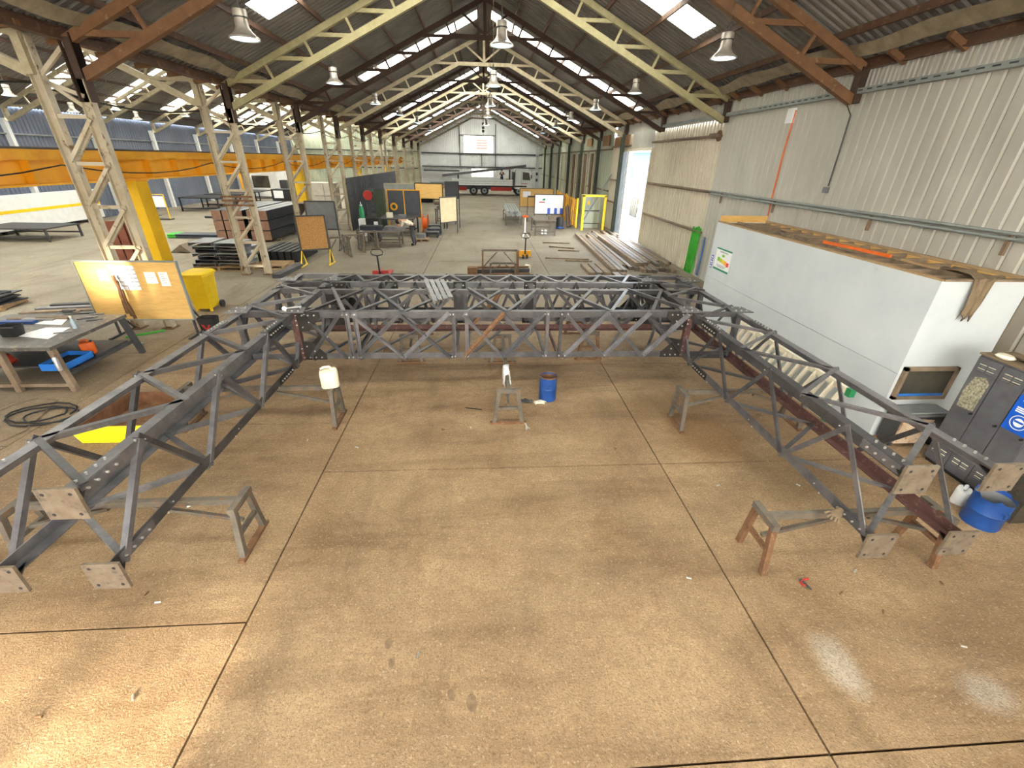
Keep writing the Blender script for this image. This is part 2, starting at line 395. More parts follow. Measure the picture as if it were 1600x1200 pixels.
for i in range(NC):
    y = CY0+i*CW
    for j, sgn in ((0, -1), (1, 1)):
        if i in STRIP:
            d = STRIP[i][j]; sheet('skylight_sheet', 'skylight', ceil, RID, sgn, .25, d, y); sheet('roof_sheet', 'roof', ceil, RID, sgn, d, 8.2, y); sheet('roof_sheet', 'roof', ceil, RID, sgn, 0, .25, y)
        else: sheet('roof_sheet', 'roof', ceil, RID, sgn, 0, 8.2, y)
PUR = [.25, 1.25, 2.4, 3.6, 4.8, 6.0, 7.2, 8.05]
for sgn in (-1, 1):
    for d in PUR:
        z = ZR-SL*d-.075; x = RID+sgn*d
        MB().channel((x, Y0, z), (x, Y1, z), .06, .13, .012, sx=sgn).build('purlin', 'purlin', ceil)
MB().prof((RID, Y0, ZR+.04), (RID, Y1, ZR+.04), [(-.35,-.17), (0,0), (.35,-.17), (.35,-.15), (0,.02), (-.35,-.15)]).build('ridge_cap', 'roof', ceil)
# eave beam, noggings and a sagging strip of old lining
for nm, x, zz in (('eave_beam', XR-.1, 5.83), ('eave_beam', -7.85, 5.83)):
    MB().ibeam((x, Y0, zz), (x, Y1, zz), .12, .2).build(nm, 'purlin', ceil)
nog = None
for k in range(58):
    y = Y0+.4+1.2*k
    if nog is None: nog = MB().beam((XR-.42, y, 5.9), (XR-.02, y, 5.72), .08, .1).build('nogging', 'truss_r', ceil); nog_y = y
    else: inst(nog, (0, y-nog_y, 0), ceil)
nog2 = None
for k in range(58):
    y = Y0+.4+1.2*k
    if nog2 is None: nog2 = MB().beam((-8.35, y, 5.74), (-7.8, y, 5.8), .09, .1).build('nogging', 'truss_r', ceil)
    else: inst(nog2, (0, y-nog_y, 0), ceil)
for xx, sgn in ((XR-.55, 1), (-7.3, -1)):
    mb = MB(); pts = []
    n = 60
    for i in range(n+1):
        y = 5+i*.42; s_ = .06*math.sin(i*.9)+.05*math.sin(i*.37+1)
        pts += [(xx-sgn*(.16+s_), y, roofz(xx-sgn*.16)-.17+s_*.4), (xx+sgn*.14, y, roofz(xx+sgn*.14)-.2-abs(s_)*.6), (xx+sgn*.16, y, roofz(xx+sgn*.16)-.16)]
    mb.add(pts, [(3*i+a, 3*i+a+1, 3*i+a+4, 3*i+a+3) for i in range(n) for a in (0, 1)])
    mb.build('lining_strip', mat('old_lining', (150,138,116), (122,110,92), rough=.8, scale=3), ceil)
# valley gutter between the halls
MB().prof((-8.2, Y0, 5.85), (-8.2, Y1, 5.85), [(-.32,0), (.32,0), (.32,.25), (.29,.25), (.29,.03), (-.29,.03), (-.29,.25), (-.32,.25)]).build('valley_gutter', 'dark', ceil)

# ---- roof of the second hall
ceil2 = struct('ceiling_left')
for i in range(NC):
    y = CY0+i*CW
    for j, sgn in ((0, -1), (1, 1)):
        d1 = 8.25 if sgn < 0 else 8.0
        if i % 4 == 2:
            sheet('skylight_sheet', 'skylight', ceil2, RID2, sgn, .5, 6.6, y); sheet('roof_sheet', 'roof', ceil2, RID2, sgn, 6.6, d1, y); sheet('roof_sheet', 'roof', ceil2, RID2, sgn, 0, .5, y)
        else: sheet('roof_sheet', 'roof', ceil2, RID2, sgn, 0, d1, y)
for sgn in (-1, 1):
    for d in PUR[:-1]:
        z = ZR-SL*d-.075; x = RID2+sgn*d
        MB().channel((x, Y0, z), (x, Y1, z), .06, .13, .012, sx=sgn).build('purlin', 'truss_d', ceil2)

# ---- right wall: sheets, girts, door opening Y 23.2..26.5
wr = struct('wall_right')
DO0, DO1, DOZ = 23.2, 26.5, 4.42
def wsheet(key, m, y, wd, z0, z1, nrib, depth, x=XR, parent=None, nx=1, name='wall_sheet', flat=.5):
    parent = parent or wr; k = (key, round(wd, 3), z0, z1)
    if k not in protos:
        mb = MB(); corr(mb, (x, 0, z0), (0,1,0), (0,0,1), (nx,0,0), wd, z1-z0, nrib, depth, flat); o = mb.build(name, m, parent); o.location.y = y; protos[k] = o
    else: inst(protos[k], (0, y, 0), parent)
for i in range(21): wsheet('a', 'wall', Y0+i*1.0238, 1.0238, 0, 5.32, 4, .022, flat=.74)
for i in range(21): wsheet('a2', 'wall', Y0+i*1.0238, 1.0238, 5.32, 5.98, 9, .03, x=XR+.02)
for i in range(7): wsheet('b', 'wall_w', 16.5+i*.957, .957, 0, 5.25, 4, .11, x=XR+.02, flat=.38)
for i in range(14): wsheet('b2', 'wall', 16.5+i*.957, .957, 5.25, 6.0, 7, .03, x=XR+.03)
for i in range(4): wsheet('b3', 'wall', DO0+i*.825, .825, DOZ, 5.25, 5, .03, x=XR+.02)
for i in range(4): wsheet('c', 'wall_w', DO1+i*.95, .95, 0, 5.25, 4, .1, x=XR+.02, flat=.38)
for i in range(30): wsheet('d', 'wall_g', 30.3+i*1.19, 1.19, 0, 5.98, 2, .03, x=XR+.02)
for y0, y1, zs in ((16.5, DO0, (4.76, 3.0, 1.6)), (DO1, 30.3, (4.7, 2.9, 1.65)), (30.3, 44, (4.6, 2.2)), (44, 66, (4.6, 2.2))):
    for z in zs: MB().tube((XR-.05, y0, z), (XR-.05, y1, z), .05, 8).build('girt', 'pipe', wr)
for y in (DO0-.12, DO1+.1): MB().box((XR-.02, y, DOZ/2), (.16, .16, DOZ)).build('door_post', 'wall_w', wr)
MB().boxz(XR-.1, XR+.06, DO0-.2, DO1+.2, DOZ, DOZ+.12).build('door_lintel', 'wall_w', wr)
MB().boxz(XR-.14, XR-.06, 26.75, 27.5, 0, 4.4).build('door_leaf', mat('pale_blue_leaf', (190,204,226), (176,192,216), rough=.5, scale=2), wr)
for y in FRAMES[5:]:
    MB().ibeam((XR-.2, y, 0), (XR-.2, y, 5.3), .2, .22, up=(0,1,0)).build('wall_post', mat('dark_green_steel', (70,80,70), (58,66,58), rough=.6, scale=3), wr)
for y in (34.2, 36.4, 38, 41, 43.2, 46, 48.5, 52, 57): MB().boxz(XR-.22, XR-.12, y, y+.28, 0, 4.5).build('wall_batten', 'truss_c', wr)
mb = MB()
for a in (35.0, 37.1, 39.6, 42, 44.5): mb.boxz(XR-.16, XR-.06, a, a+.75, 0, 4.4)
mb.build('brown_infill', mat('brown_infill', (104,82,62), (84,66,50), rough=.8, scale=2), wr)
bm_ = mat('cardboard_lining', (150,118,84), (132,100,70), rough=.85, scale=3)
for y, z, w_, h_ in ((26.8,4.75,1.4,.5), (28.4,4.75,1.2,.45), (31,4.8,1.6,.6), (36,4.9,1.6,.5)): MB().boxz(XR-.12, XR-.05, y, y+w_, z, z+h_).build('lining_board', bm_, wr)

# ---- gable walls
def gable_z(x): return (ZR-SL*abs(x-RID)) if x > XV else (ZR-SL*abs(x-RID2))
def gable(name, y, x0, x1, m, nrm, pieces=None, holes=()):
    g = struct(name)
    n = round((x1-x0)/1.0); w_ = (x1-x0)/n
    for i in range(n):
        a = x0+i*w_; b = a+w_; zt = min(gable_z(a+.001), gable_z(b-.001)); zh = max(gable_z(a+.001), gable_z(b-.001))
        segs = [(0, zt)]
        mm = m
        for hx0, hx1, hz0, hz1, hm in holes:
            if (a+b)/2 > hx0 and (a+b)/2 < hx1:
                new = []
                for s0, s1 in segs:
                    if hz0 > s0: new.append((s0, min(hz0, s1)))
                    if hz1 < s1: new.append((max(hz1, s0), s1))
                segs = new
                if hm: 
                    q = MB(); corr(q, (a, y, hz0), (1,0,0), (0,0,1), (0,nrm,0), w_, min(hz1, zt)-hz0, 5, .03); q.build('added_light_sheet_offscreen' if y == Y0 else 'translucent_sheet', hm, g)  # sheets at the rear are unseen, added as a soft light source
        for s0, s1 in segs:
            if s1-s0 > .02:
                q = MB(); corr(q, (a, y, s0), (1,0,0), (0,0,1), (0,nrm,0), w_, s1-s0, 4, .03); q.build('wall_sheet', mm, g)
        q = MB(); za, zb = gable_z(a+.001), gable_z(b-.001)      # sloping top piece
        q.add([(a, y, zt), (b, y, zt), (b, y, zb), (a, y, za)], [(0,1,2,3)]).build('gable_trim', mm, g)
    return g
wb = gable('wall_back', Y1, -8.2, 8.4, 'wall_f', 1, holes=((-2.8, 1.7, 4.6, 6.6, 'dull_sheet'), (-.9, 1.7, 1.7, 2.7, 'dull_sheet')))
for z in (4.5, 2.9): MB().boxz(-8, 8.3, Y1-.14, Y1-.02, z-.07, z+.07).build('girt', 'dark', wb)
for x in (-2.9, 1.9): MB().boxz(x-.05, x+.05, Y1-.14, Y1-.02, 3.0, 8.0).build('mullion', 'dark', wb)
MB().boxz(-2.9, 1.9, Y1-.14, Y1-.02, 6.6, 6.7).build('transom', 'dark', wb)
MB().boxz(0.0, .08, Y1-.14, Y1-.02, 3.0, 4.5).build('mullion', 'dark', wb)
MB().boxz(-7.8, -3.0, Y1-.5, Y1-.3, 2.3, 2.5).build('handrail_beam', 'dark', wb)
wbl = gable('wall_back_left', Y1, -24.8, -8.2, 'wall_g', 1)
for z in (4.6, 2.6): MB().boxz(-24.6, -8.5, Y1-.12, Y1-.02, z-.06, z+.06).build('girt', 'dark', wbl)
wre = gable('wall_rear', Y0, -8.2, 8.4, 'wall', -1, holes=((-7.3, -3.3, 0, 2.05, None), (-6, 7.5, 3.0, 6.2, 'clear_sheet')))  # unseen openings: sheets added for soft light, doorway shaped for the sun patch
for x in (-5.9, -4.65): MB().boxz(x-.1, x+.1, Y0-.08, Y0+.08, 0, 2.05).build('door_mullion', 'steel_d', wre)
wrl = gable('wall_rear_left', Y0, -24.8, -8.2, 'wall', -1, holes=((-11.4, -10.5, 5.4, 6.0, None),))  # unseen gap, placed so the sun lays a streak by the columns
wl = struct('wall_left')
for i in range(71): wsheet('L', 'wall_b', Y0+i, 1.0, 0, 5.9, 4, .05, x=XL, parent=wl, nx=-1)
for y in FRAMES: MB().boxz(XL+.02, XL+.28, y-.1, y+.1, 0, 5.3).build('wall_post', 'white', wl)
for z in (4.6, 2.4): MB().tube((XL+.1, Y0, z), (XL+.1, Y1, z), .04, 6).build('girt', 'tray', wl)

# ---- roof trusses
def make_truss(rid, name, label, m, half=7.9, cat='roof truss', group=None, mk=None):
    t = thing(name, label, cat, (rid, 0, 5.1), group)
    TOP, GAP = .255, .6
    zt = lambda d: ZR-TOP-SL*d
    zb = lambda d: ZR-TOP-GAP-SL*d
    c0 = 1.35                                # half length of the level collar
    for s in (-1, 1):
        MB().beam((rid, 0, zt(0)), (rid+s*(half+.15), 0, zt(half+.15)), .13, .16).build('top_chord', m, t)
        MB().beam((rid+s*c0, 0, zb(c0)), (rid+s*half, 0, zb(half)), .14, .18).build('bottom_chord', m, t)
        dn = GAP/SL
        d = c0
        while d < half-.3:
            off = GAP*SL/(1+SL*SL)
            if d+off < half: MB().beam((rid+s*d, 0, zb(d)), (rid+s*(d+off), 0, zt(d+off)), .07, .07).build('web_post', m, t)
            if d+dn < half+.2: MB().beam((rid+s*d, 0, zb(d)), (rid+s*(d+dn), 0, zt(d+dn)), .08, .1).build('web_strut', m, t)
            d += dn*1.0
        MB().beam((rid, 0, zb(c0)+.1), (rid+s*.95, 0, zt(.95)), .07, .08).build('web_strut', m, t)
        MB().beam((rid+s*(half+.05), 0, zb(half)-.05), (rid+s*(half+.05), 0, zt(half)), .16, .2, up=(0,1,0)).build('end_post', mk or m, t)
    MB().beam((rid-c0-.05, 0, zb(c0)), (rid+c0+.05, 0, zb(c0)), .12, .16).build('collar', m, t)
    MB().beam((rid, 0, zb(c0)), (rid, 0, zt(0)), .12, .12, up=(0,1,0)).build('king_post', m, t)
    return t
tr = {}
order = ['d','d','r','y','d','c','d','c','c','d','c','c']
mm_ = dict(d='truss_d', r='truss_r', y='truss_y', c='truss_c')
lab = {'r': 'rust red steel roof truss with parallel chords spanning the main hall', 'y': 'greenish cream painted roof truss spanning the main hall', 'd': 'dark rusty brown roof truss spanning the main hall', 'c': 'pale cream roof truss spanning the main hall, further along the ridge'}
for k, y in enumerate(FRAMES):
    o = order[k]
    if o not in tr:
        tr[o] = make_truss(RID, 'roof_truss', lab[o], mm_[o], group='roof trusses of the main hall', mk='truss_d'); tr[o].location.y = y
    else:
        q = copy_tree(tr[o], V((RID, y, 5.1)))
        if k == 4: q['label'] = 'dark rusty brown roof truss next beyond the greenish cream one'
        if k == 6: q['label'] = 'dark brown roof truss between two pale cream ones'
t2 = make_truss(RID2, 'roof_truss', 'cream roof truss of the second hall beyond the lattice columns', 'truss_c', half=7.8, group='roof trusses of the second hall')
for k, y in enumerate(FRAMES):
    if k == 0: t2.location.y = y
    else: copy_tree(t2, V((RID2, y, 5.1)))

# ---- lattice columns between the halls
def make_column():
    c = thing('lattice_column', 'x', 'column', (-8.2, 0, 0))
    xa, xb = -8.58, -7.82
    for x, s in ((xa, 1), (xb, -1)):
        MB().ibeam((x, 0, 0), (x, 0, 5.15 if s < 0 else 5.8), .16, .2, .016, up=(1,0,0)).build('leg', 'col_p', c)
    MB().ibeam((xb+.03, 0, 4.75), (xb+.03, 0, 5.85), .2, .24, .02, up=(1,0,0)).build('head_bracket', 'truss_d', c)
    R = [.3, 1.12, 1.95, 2.8, 3.65, 4.5]
    for z in R:
        MB().beam((xa, 0, z), (xb, 0, z), .09, .07).build('rung', 'col_p', c)
    for z0, z1 in zip(R[:-1], R[1:]):
        for dy in (-.07, .07): MB().beam((xa+.03, dy, z0+.04), (xb-.03, dy, z1-.04), .05, .07).build('brace', 'col_p', c)
    for z0, z1 in ((5.15, 4.62), (5.1, 4.85), (5.15, 5.7)):
        MB().beam((xa+.03, 0, z0), (xb-.03, 0, z1), .06, .07).build('brace', 'col_p', c)
    for x in (xa, xb): MB().box((x, 0, .012), (.28, .28, .024)).build('base_plate', 'rust', c)
    return c
c0 = make_column(); names = ['first','second','third','fourth','fifth','sixth','seventh','eighth','ninth','tenth']
labs = {2: 'lattice column behind the plywood notice board, legs braced with paired diagonals', 3: 'lattice column standing in the stacked steel with a band of rusty rungs', 4: 'lattice column behind the brown board on a tripod stand', 5: 'lattice column at the near edge of the dark corrugated screen'}
for k, y in enumerate(FRAMES):
    o = c0 if k == 0 else copy_tree(c0, V((-8.2, y, 0)))
    o.location.y = y; o['group'] = 'lattice columns between the halls'
    o['label'] = labs.get(k, 'cream lattice column further down the row between the halls')
for dz in (2.35, 2.5, 2.62):                     # rusty clamp band on the second visible column
    MB().beam((-8.7, FRAMES[3]-.14, dz), (-7.7, FRAMES[3]-.14, dz), .05, .06).build('clamp_rail', 'rust', [o for o in D.objects if o.name.startswith('lattice_column') and abs(o.location.y-FRAMES[3]) < .01][0])
# ================================================================ THE BOLTED TRUSS FRAME ON TRESTLES
ZB, ZT = .665, 1.54
LX0, LX1, RX0, RX1 = -4.12, -3.21, 3.72, 4.63
YA, YB, YC, YD, YN = 7.25, 8.74, 9.24, 9.95, 2.78
tf = thing('truss_frame', 'bolted lattice steel frame with two box truss legs and cross beams laid on trestles', 'steel frame', (.25, 6.4, 0))
bolt_me = MB(); bolt_me.tube((0,0,-.012), (0,0,.02), .015, 6); _b = bolt_me.build('bolt_source', 'bolt'); BOLT = _b.data; D.objects.remove(_b)
def bolt(p, nrm, parent, s=1.0):
    o = D.objects.new('bolt', BOLT); COL.objects.link(o); o.parent = parent
    o.location = V(p)-WL(parent); o.rotation_euler = V(nrm).to_track_quat('Z', 'Y').to_euler(); o.scale = (s, s, s); return o
def chord(p0, p1, sx, sy, m, a=.1, name='chord'):
    return MB().angle(p0, p1, a, .012, sx=sx, sy=sy).build(name, m, tf)
def diag(p0, p1, nrm, m='steel', a=.056, off=.0, name='diagonal', flip=1):
    n = V(nrm)*off
    o = MB().angle(V(p0)+n, V(p1)+n, a, .01, up=nrm, sx=flip, sy=(1 if abs(V(nrm).y) > .5 else -1)).build(name, m, tf)
    return o
MS = ['steel', 'steel', 'steel', 'steel']
# legs
for (x0, x1, tag_) in ((LX0, LX1, 'L'), (RX0, RX1, 'R')):
    inner = x1 if tag_ == 'L' else x0; outer = x0 if tag_ == 'L' else x1
    for x, sx in ((x0, 1), (x1, -1)):
        for z, sy in ((ZB, 1), (ZT, -1)):
            m = 'steel' if tag_ == 'R' else 'steel'
            if tag_ == 'R' and x == x1 and z == ZB: m = 'primer'
            if tag_ == 'L' and z == ZT: m = 'steel'
            c = chord((x, YN, z), (x, YD, z), sx, sy, m, .115)
            y = YN+.7
            while y < YD:
                bolt((x, y, z+(.0 if z == ZB else 0)), (0,0,1 if z == ZT else -1), c, .6)
                bolt((x, y+.1, z-.05*(1 if z == ZT else -1)), (-1 if x == x0 else 1, 0, 0), c, .55); y += 1.35
    # zigzags on the four faces
    ynear = [2.86+1.36*k for k in range(6)]; yfar = [3.52+1.36*k for k in range(5)]
    def zig(pn, pf, nrm, ms, off):
        for k in range(5):
            diag(pn(ynear[k]), pf(yfar[k]), nrm, ms[0], off=off)
            if ynear[k+1] < YD: diag(pf(yfar[k]), pn(ynear[k+1]), nrm, ms[1], off=off-.012, flip=-1)
    zig(lambda y: (inner, y, ZT), lambda y: (outer, y, ZT), (0,0,1), ('steel', 'steel'), .012)
    zig(lambda y: (inner, y, ZB), lambda y: (outer, y, ZB), (0,0,1), ('steel', 'steel'), .03)
    s = 1 if tag_ == 'L' else -1
    zig(lambda y: (inner, y, ZB), lambda y: (inner, y, ZT), (s,0,0), ('steel', 'steel'), .014)
    zig(lambda y: (outer, y, ZB), lambda y: (outer, y, ZT), (s,0,0), ('steel', 'steel'), -.002)
    # end plates with cleats
    for x in (x0, x1):
        for z in (ZB, ZT):
            zc = z-.06 if z == ZT else z+.0
            xc = x+(.04 if x == x0 else -.04)
            ep = MB().box((xc, YN-.05, zc), (.3, .026, .3)).build('end_plate', 'plate_r', tf)
            for a in (-.1, .1):
                for b in (-.1, .1):
                    q = MB().tube((xc+a, YN-.0645, zc+b), (xc+a, YN-.05, zc+b), .015, 8).build('dark_hole_disc', 'black', ep)  # black disc on the solid plate paints the dark of an open hole
            MB().prism([(xc-.13, YN-.04, zc), (xc-.03, YN-.04, zc), (xc-.03, YN+.13, zc)], (0,0,.012)).build('stiffener', 'plate_b', ep)
            MB().prism([(xc+.13, YN-.04, zc), (xc+.03, YN-.04, zc), (xc+.03, YN+.13, zc)], (0,0,.012)).build('stiffener', 'plate_b', ep)
            sp = MB().box((x+(-.006 if x == x0 else .006), YN+.28, z-(.05 if z == ZT else -.05)), (.012, .44, .09)).build('splice_plate', 'steel' if tag_ == 'R' else 'steel', tf)
            for k in range(4):
                bolt((x+(-.012 if x == x0 else .012), YN+.12+.1*k, z-(.05 if z == ZT else -.05)), (-1 if x == x0 else 1, 0, 0), sp, .75)
                bolt((x+(.05 if x == x0 else -.05), YN+.12+.1*k, z+(.012 if z == ZT else -.012)), (0,0,1 if z == ZT else -1), sp, .75)
    # splices further along
    for x in (x0, x1):
        for z in (ZB, ZT):
            y = 6.5
            sp = MB().box((x+(-.007 if x == x0 else .007), y, z-(.05 if z == ZT else -.05)), (.014, .5, .1)).build('splice_plate', 'plate_b', tf)
            for k in range(6): bolt((x+(-.014 if x == x0 else .014), y-.2+.08*k, z-(.05 if z == ZT else -.05)), (-1 if x == x0 else 1, 0, 0), sp, .9)
            top = MB().box((x+(.05 if x == x0 else -.05), y, ZT+.007 if z == ZT else ZB-.007), (.1, .5, .014)).build('splice_plate', 'steel', tf)
            for k in range(6): bolt((x+(.05 if x == x0 else -.05), y-.2+.08*k, ZT+.014 if z == ZT else ZB-.014), (0,0,1 if z == ZT else -1), top, .9)
# cross beams
for y, sx, ms in ((YA, -1, ('steel','steel')), (YB, 1, ('steel','primer')), (YC, -1, ('steel','steel')), (YD, 1, ('steel','steel'))):
    for z, sy, m in ((ZT, -1, ms[0]), (ZB, 1, ms[1])):
        chord((LX1, y, z), (RX0, y, z), sx, sy, m, .11)
fx = lambda px: PY(px, 520, YA).x
segs = [(482, 540, 1), (556, 705, 2), (727, 850, 2), (885, 1072, 3)]
k_ = 0
for a, b, n in segs:
    xs = [fx(a)+(fx(b)-fx(a))*i/n for i in range(n+1)]
    for i in range(n):
        k_ += 1
        for face, nrm in ((YA, (0,-1,0)), (YB, (0,1,0))):
            o1 = diag((xs[i], face, ZT-.03), (xs[i+1], face, ZB+.03), nrm, MS[k_ % 4], .066, .014)
            m2 = 'rust' if (i == 0 and a == 727) else MS[(k_+1) % 4]
            o2 = diag((xs[i+1], face, ZT-.03), (xs[i], face, ZB+.03), nrm, m2, .066, .028)
            if face == YA:
                bolt(((xs[i]+xs[i+1])/2, YA-.03, (ZT+ZB)/2), (0,-1,0), o1)
                for q in (xs[i], xs[i+1]):
                    bolt((q, YA-.03, ZT-.04), (0,-1,0), o1); bolt((q, YA-.03, ZB+.04), (0,-1,0), o2)
        # top and bottom planes
        diag((xs[i], YA, ZT), (xs[i+1], YB, ZT), (0,0,1), MS[(k_+2) % 4], .06, .012)
        if i % 2 == 0: diag((xs[i+1], YA, ZT), (xs[i], YB, ZT), (0,0,1), MS[k_ % 4], .06, .024)
        diag((xs[i], YA, ZB), (xs[i+1], YB, ZB), (0,0,1), MS[(k_+1) % 4], .06, .02)
for px in (544, 556, 707, 727, 852, 873):
    x = fx(px); v = MB().angle((x, YA, ZB), (x, YA, ZT), .06, .01, up=(0,-1,0), sx=1, sy=1).build('vertical', 'steel' if px % 2 else 'steel', tf)
    bolt((x+.03, YA-.02, ZT-.04), (0,-1,0), v); bolt((x+.03, YA-.02, ZB+.04), (0,-1,0), v)
    MB().angle((x, YB, ZB), (x, YB, ZT), .06, .01, up=(0,1,0)).build('vertical', 'steel', tf)
    MB().angle((x, YA, ZB), (x, YB, ZB), .06, .01).build('bottom_strut', 'primer' if px == 873 else 'steel', tf)
n = 10
for i in range(n):
    xa = LX1+(RX0-LX1)*i/n; xb = LX1+(RX0-LX1)*(i+1)/n; xm = (xa+xb)/2
    for face, nrm, m in ((YC, (0,-1,0), 'steel'), (YD, (0,1,0), 'steel')):
        diag((xa, face, ZB), (xm, face, ZT), nrm, m, .06, .012); diag((xm, face, ZT), (xb, face, ZB), nrm, 'steel', .06, .012, flip=-1)
    diag((xa, YC, ZT), (xm, YD, ZT), (0,0,1), 'steel', .06, .012); diag((xm, YD, ZT), (xb, YC, ZT), (0,0,1), 'steel', .06, .012, flip=-1)
    diag((xa, YC, ZB), (xm, YD, ZB), (0,0,1), 'steel', .06, .02)
# black connection posts between the two beams
for px in (612, 718, 828, 1025):
    x = PY(px, 445, YC).x
    pl = MB().box((x, YC-.01, ZT-.08), (.26, .03, .2)).build('connection_plate', 'plate_b', tf)
    for a in (-.08, 0, .08): bolt((x+a, YC-.025, ZT-.05), (0,-1,0), pl)
    MB().box((x, YC-.02, (ZB+ZT)/2), (.2, .14, ZT-ZB-.1)).build('connection_post', 'steel', tf)
    MB().box((x, YC-.03, ZB+.1), (.3, .03, .24)).build('connection_plate', 'plate_b', tf)
    MB().box((x, (YC+YB)/2, ZT-.05), (.12, YC-YB, .1)).build('link_plate', 'plate_b', tf)
    MB().box((x, YD+.02, ZT-.06), (.3, .03, .14)).build('connection_plate', 'plate_b', tf)
# corner gussets
for X, s in ((LX1, 1), (RX0, -1)):
    for z, sg in ((ZT, -1), (ZB, 1)):
        for y, off in ((YA, -.03), (YB, .015), (YC, -.03), (YD, .015)):
            poly = [(X-s*.04, y+off, z), (X+s*.42, y+off, z), (X+s*.42, y+off, z+sg*.1), (X+s*.2, y+off, z+sg*.34), (X-s*.04, y+off, z+sg*.34)]
            gp = MB().prism(poly, (0,.016,0)).build('gusset_plate', 'plate_b', tf)
            if off < 0:
                for bx, bz in ((.04,.05), (.14,.05), (.24,.05), (.34,.05), (.03,.14), (.03,.22), (.12,.26), (.24,.17)):
                    if y == YA or bx < .3: bolt((X+s*bx, y+off-.002, z+sg*bz), (0,-1,0), gp, .95)
    for y in (YA, YB, YC, YD):
        MB().box((X, y, (ZB+ZT)/2), (.1, .1, ZT-ZB)).build('corner_post', 'primer' if y == YA else 'steel', tf)
        xo = LX0 if s > 0 else RX1
        MB().box((xo, y, (ZB+ZT)/2), (.09, .09, ZT-ZB)).build('corner_post', 'steel', tf)
        MB().angle((X, y, ZT), (xo, y, ZT), .1, .012, sx=1, sy=-1).build('cap_strut', 'steel', tf)
        MB().angle((X, y, ZB), (xo, y, ZB), .1, .012, sx=1, sy=1).build('cap_strut', 'steel', tf)
    for y in (YA+.05, YC+.2):
        for x in (X, LX0 if s > 0 else RX1):
            gp = MB().prism([(x-.2, y-.16, ZT+.008), (x+.2, y-.16, ZT+.008), (x+.14, y+.16, ZT+.008), (x-.14, y+.16, ZT+.008)], (0,0,.014)).build('gusset_plate', 'steel', tf)
            for a, b in ((-.1,-.1), (0,-.1), (.1,-.1), (-.07,.08), (.07,.08)): bolt((x+a, y+b, ZT+.022), (0,0,1), gp, 1.0)

# ---- trestles
TH = .652
def trestle(name, label, loc, ang, L, foot=True, rusty=False, h=TH):
    t = thing(name, label, 'trestle', loc, 'steel trestles under the frame'); t.rotation_euler = (0,0,ang)
    m1 = 'rust' if rusty else 'trestle'
    for x, inn in ((0, 1), (L, -1)):
        for s in (-1, 1):
            MB().beam((x, s*.23, .03 if foot else 0), (x, s*.15, h-.06), .06, .06, up=(1,0,0)).build('leg', m1, t, local=True)
        MB().beam((x, -.19, h-.035), (x, .19, h-.035), .07, .07).build('head_bar', 'trestle', t, local=True)
        MB().beam((x, -.2, .3), (x, .2, .3), .045, .045).build('cross_bar', m1, t, local=True)
        if foot: MB().beam((x, -.3, .018), (x, .3, .018), .07, .036).build('foot_rail', 'rust', t, local=True)
    MB().beam((.03, 0, h-.035), (L-.03, 0, h-.035), .06, .07).build('top_beam', 'trestle', t, local=True)
    MB().beam((.03, 0, .34), (L*.4, 0, h-.1), .04, .04).build('brace', 'trestle', t, local=True)
    MB().beam((L-.03, 0, .34), (L*.6, 0, h-.1), .04, .04).build('brace', 'trestle', t, local=True)
    return t
PI = math.pi
trestle('trestle', 'grey steel trestle under the splayed end of the leg beside the yellow tray', (-2.62, 3.68, 0), PI, 2.25)
trestle('trestle', 'steel trestle with a cream plastic canister standing on its end', (-2.4, 6.24, 0), PI, 2.3)
trestle('trestle', 'steel trestle with a white cloth over its beam, beside the blue drum', (.39, 6.05, 0), PI/2, 2.4)
trestle('trestle', 'steel trestle on a rusty patch of floor under the leg beside the long grey booth', (3.2, 5.93, 0), 0, 2.0, foot=True)
trestle('trestle', 'rusty legged steel trestle in front of the lockers', (2.95, 3.21, 0), 0, 1.95, foot=False, rusty=True)
trestle('trestle', 'rusty steel trestle under the rear beam beneath the bundle of steel angles', (-1.55, 8.5, 0), PI/2, 1.7)
trestle('trestle', 'rusty steel trestle under the rear beam nearest the long grey booth', (2.3, 8.6, 0), PI/2, 1.6, rusty=True)

# ---- loose things on and under the frame
for i in range(4):
    p0 = G(668+8.5*i, 436, ZT+.06); p1 = G(684+8*i, 470-2*i, ZT+.06)
    one(MB().angle(p0, p1, .085, .01, sx=1, sy=-1), 'steel_angle', 'steel_l', 'loose steel angle bar in a bundle of four laid across both beams', 'steel bar', 'loose steel angles on the beams')
t = thing('podger_spanner', 'long bright spanner lying on a corner plate of the frame', 'spanner', G(456, 481, ZT+.03))
MB().tube(G(444,482,ZT+.04), G(471,479,ZT+.04), .014, 8).build('shaft', 'bolt', t); MB().tube(G(444,482,ZT+.025), G(444,482,ZT+.055), .035, 10).build('ring_head', 'bolt', t)

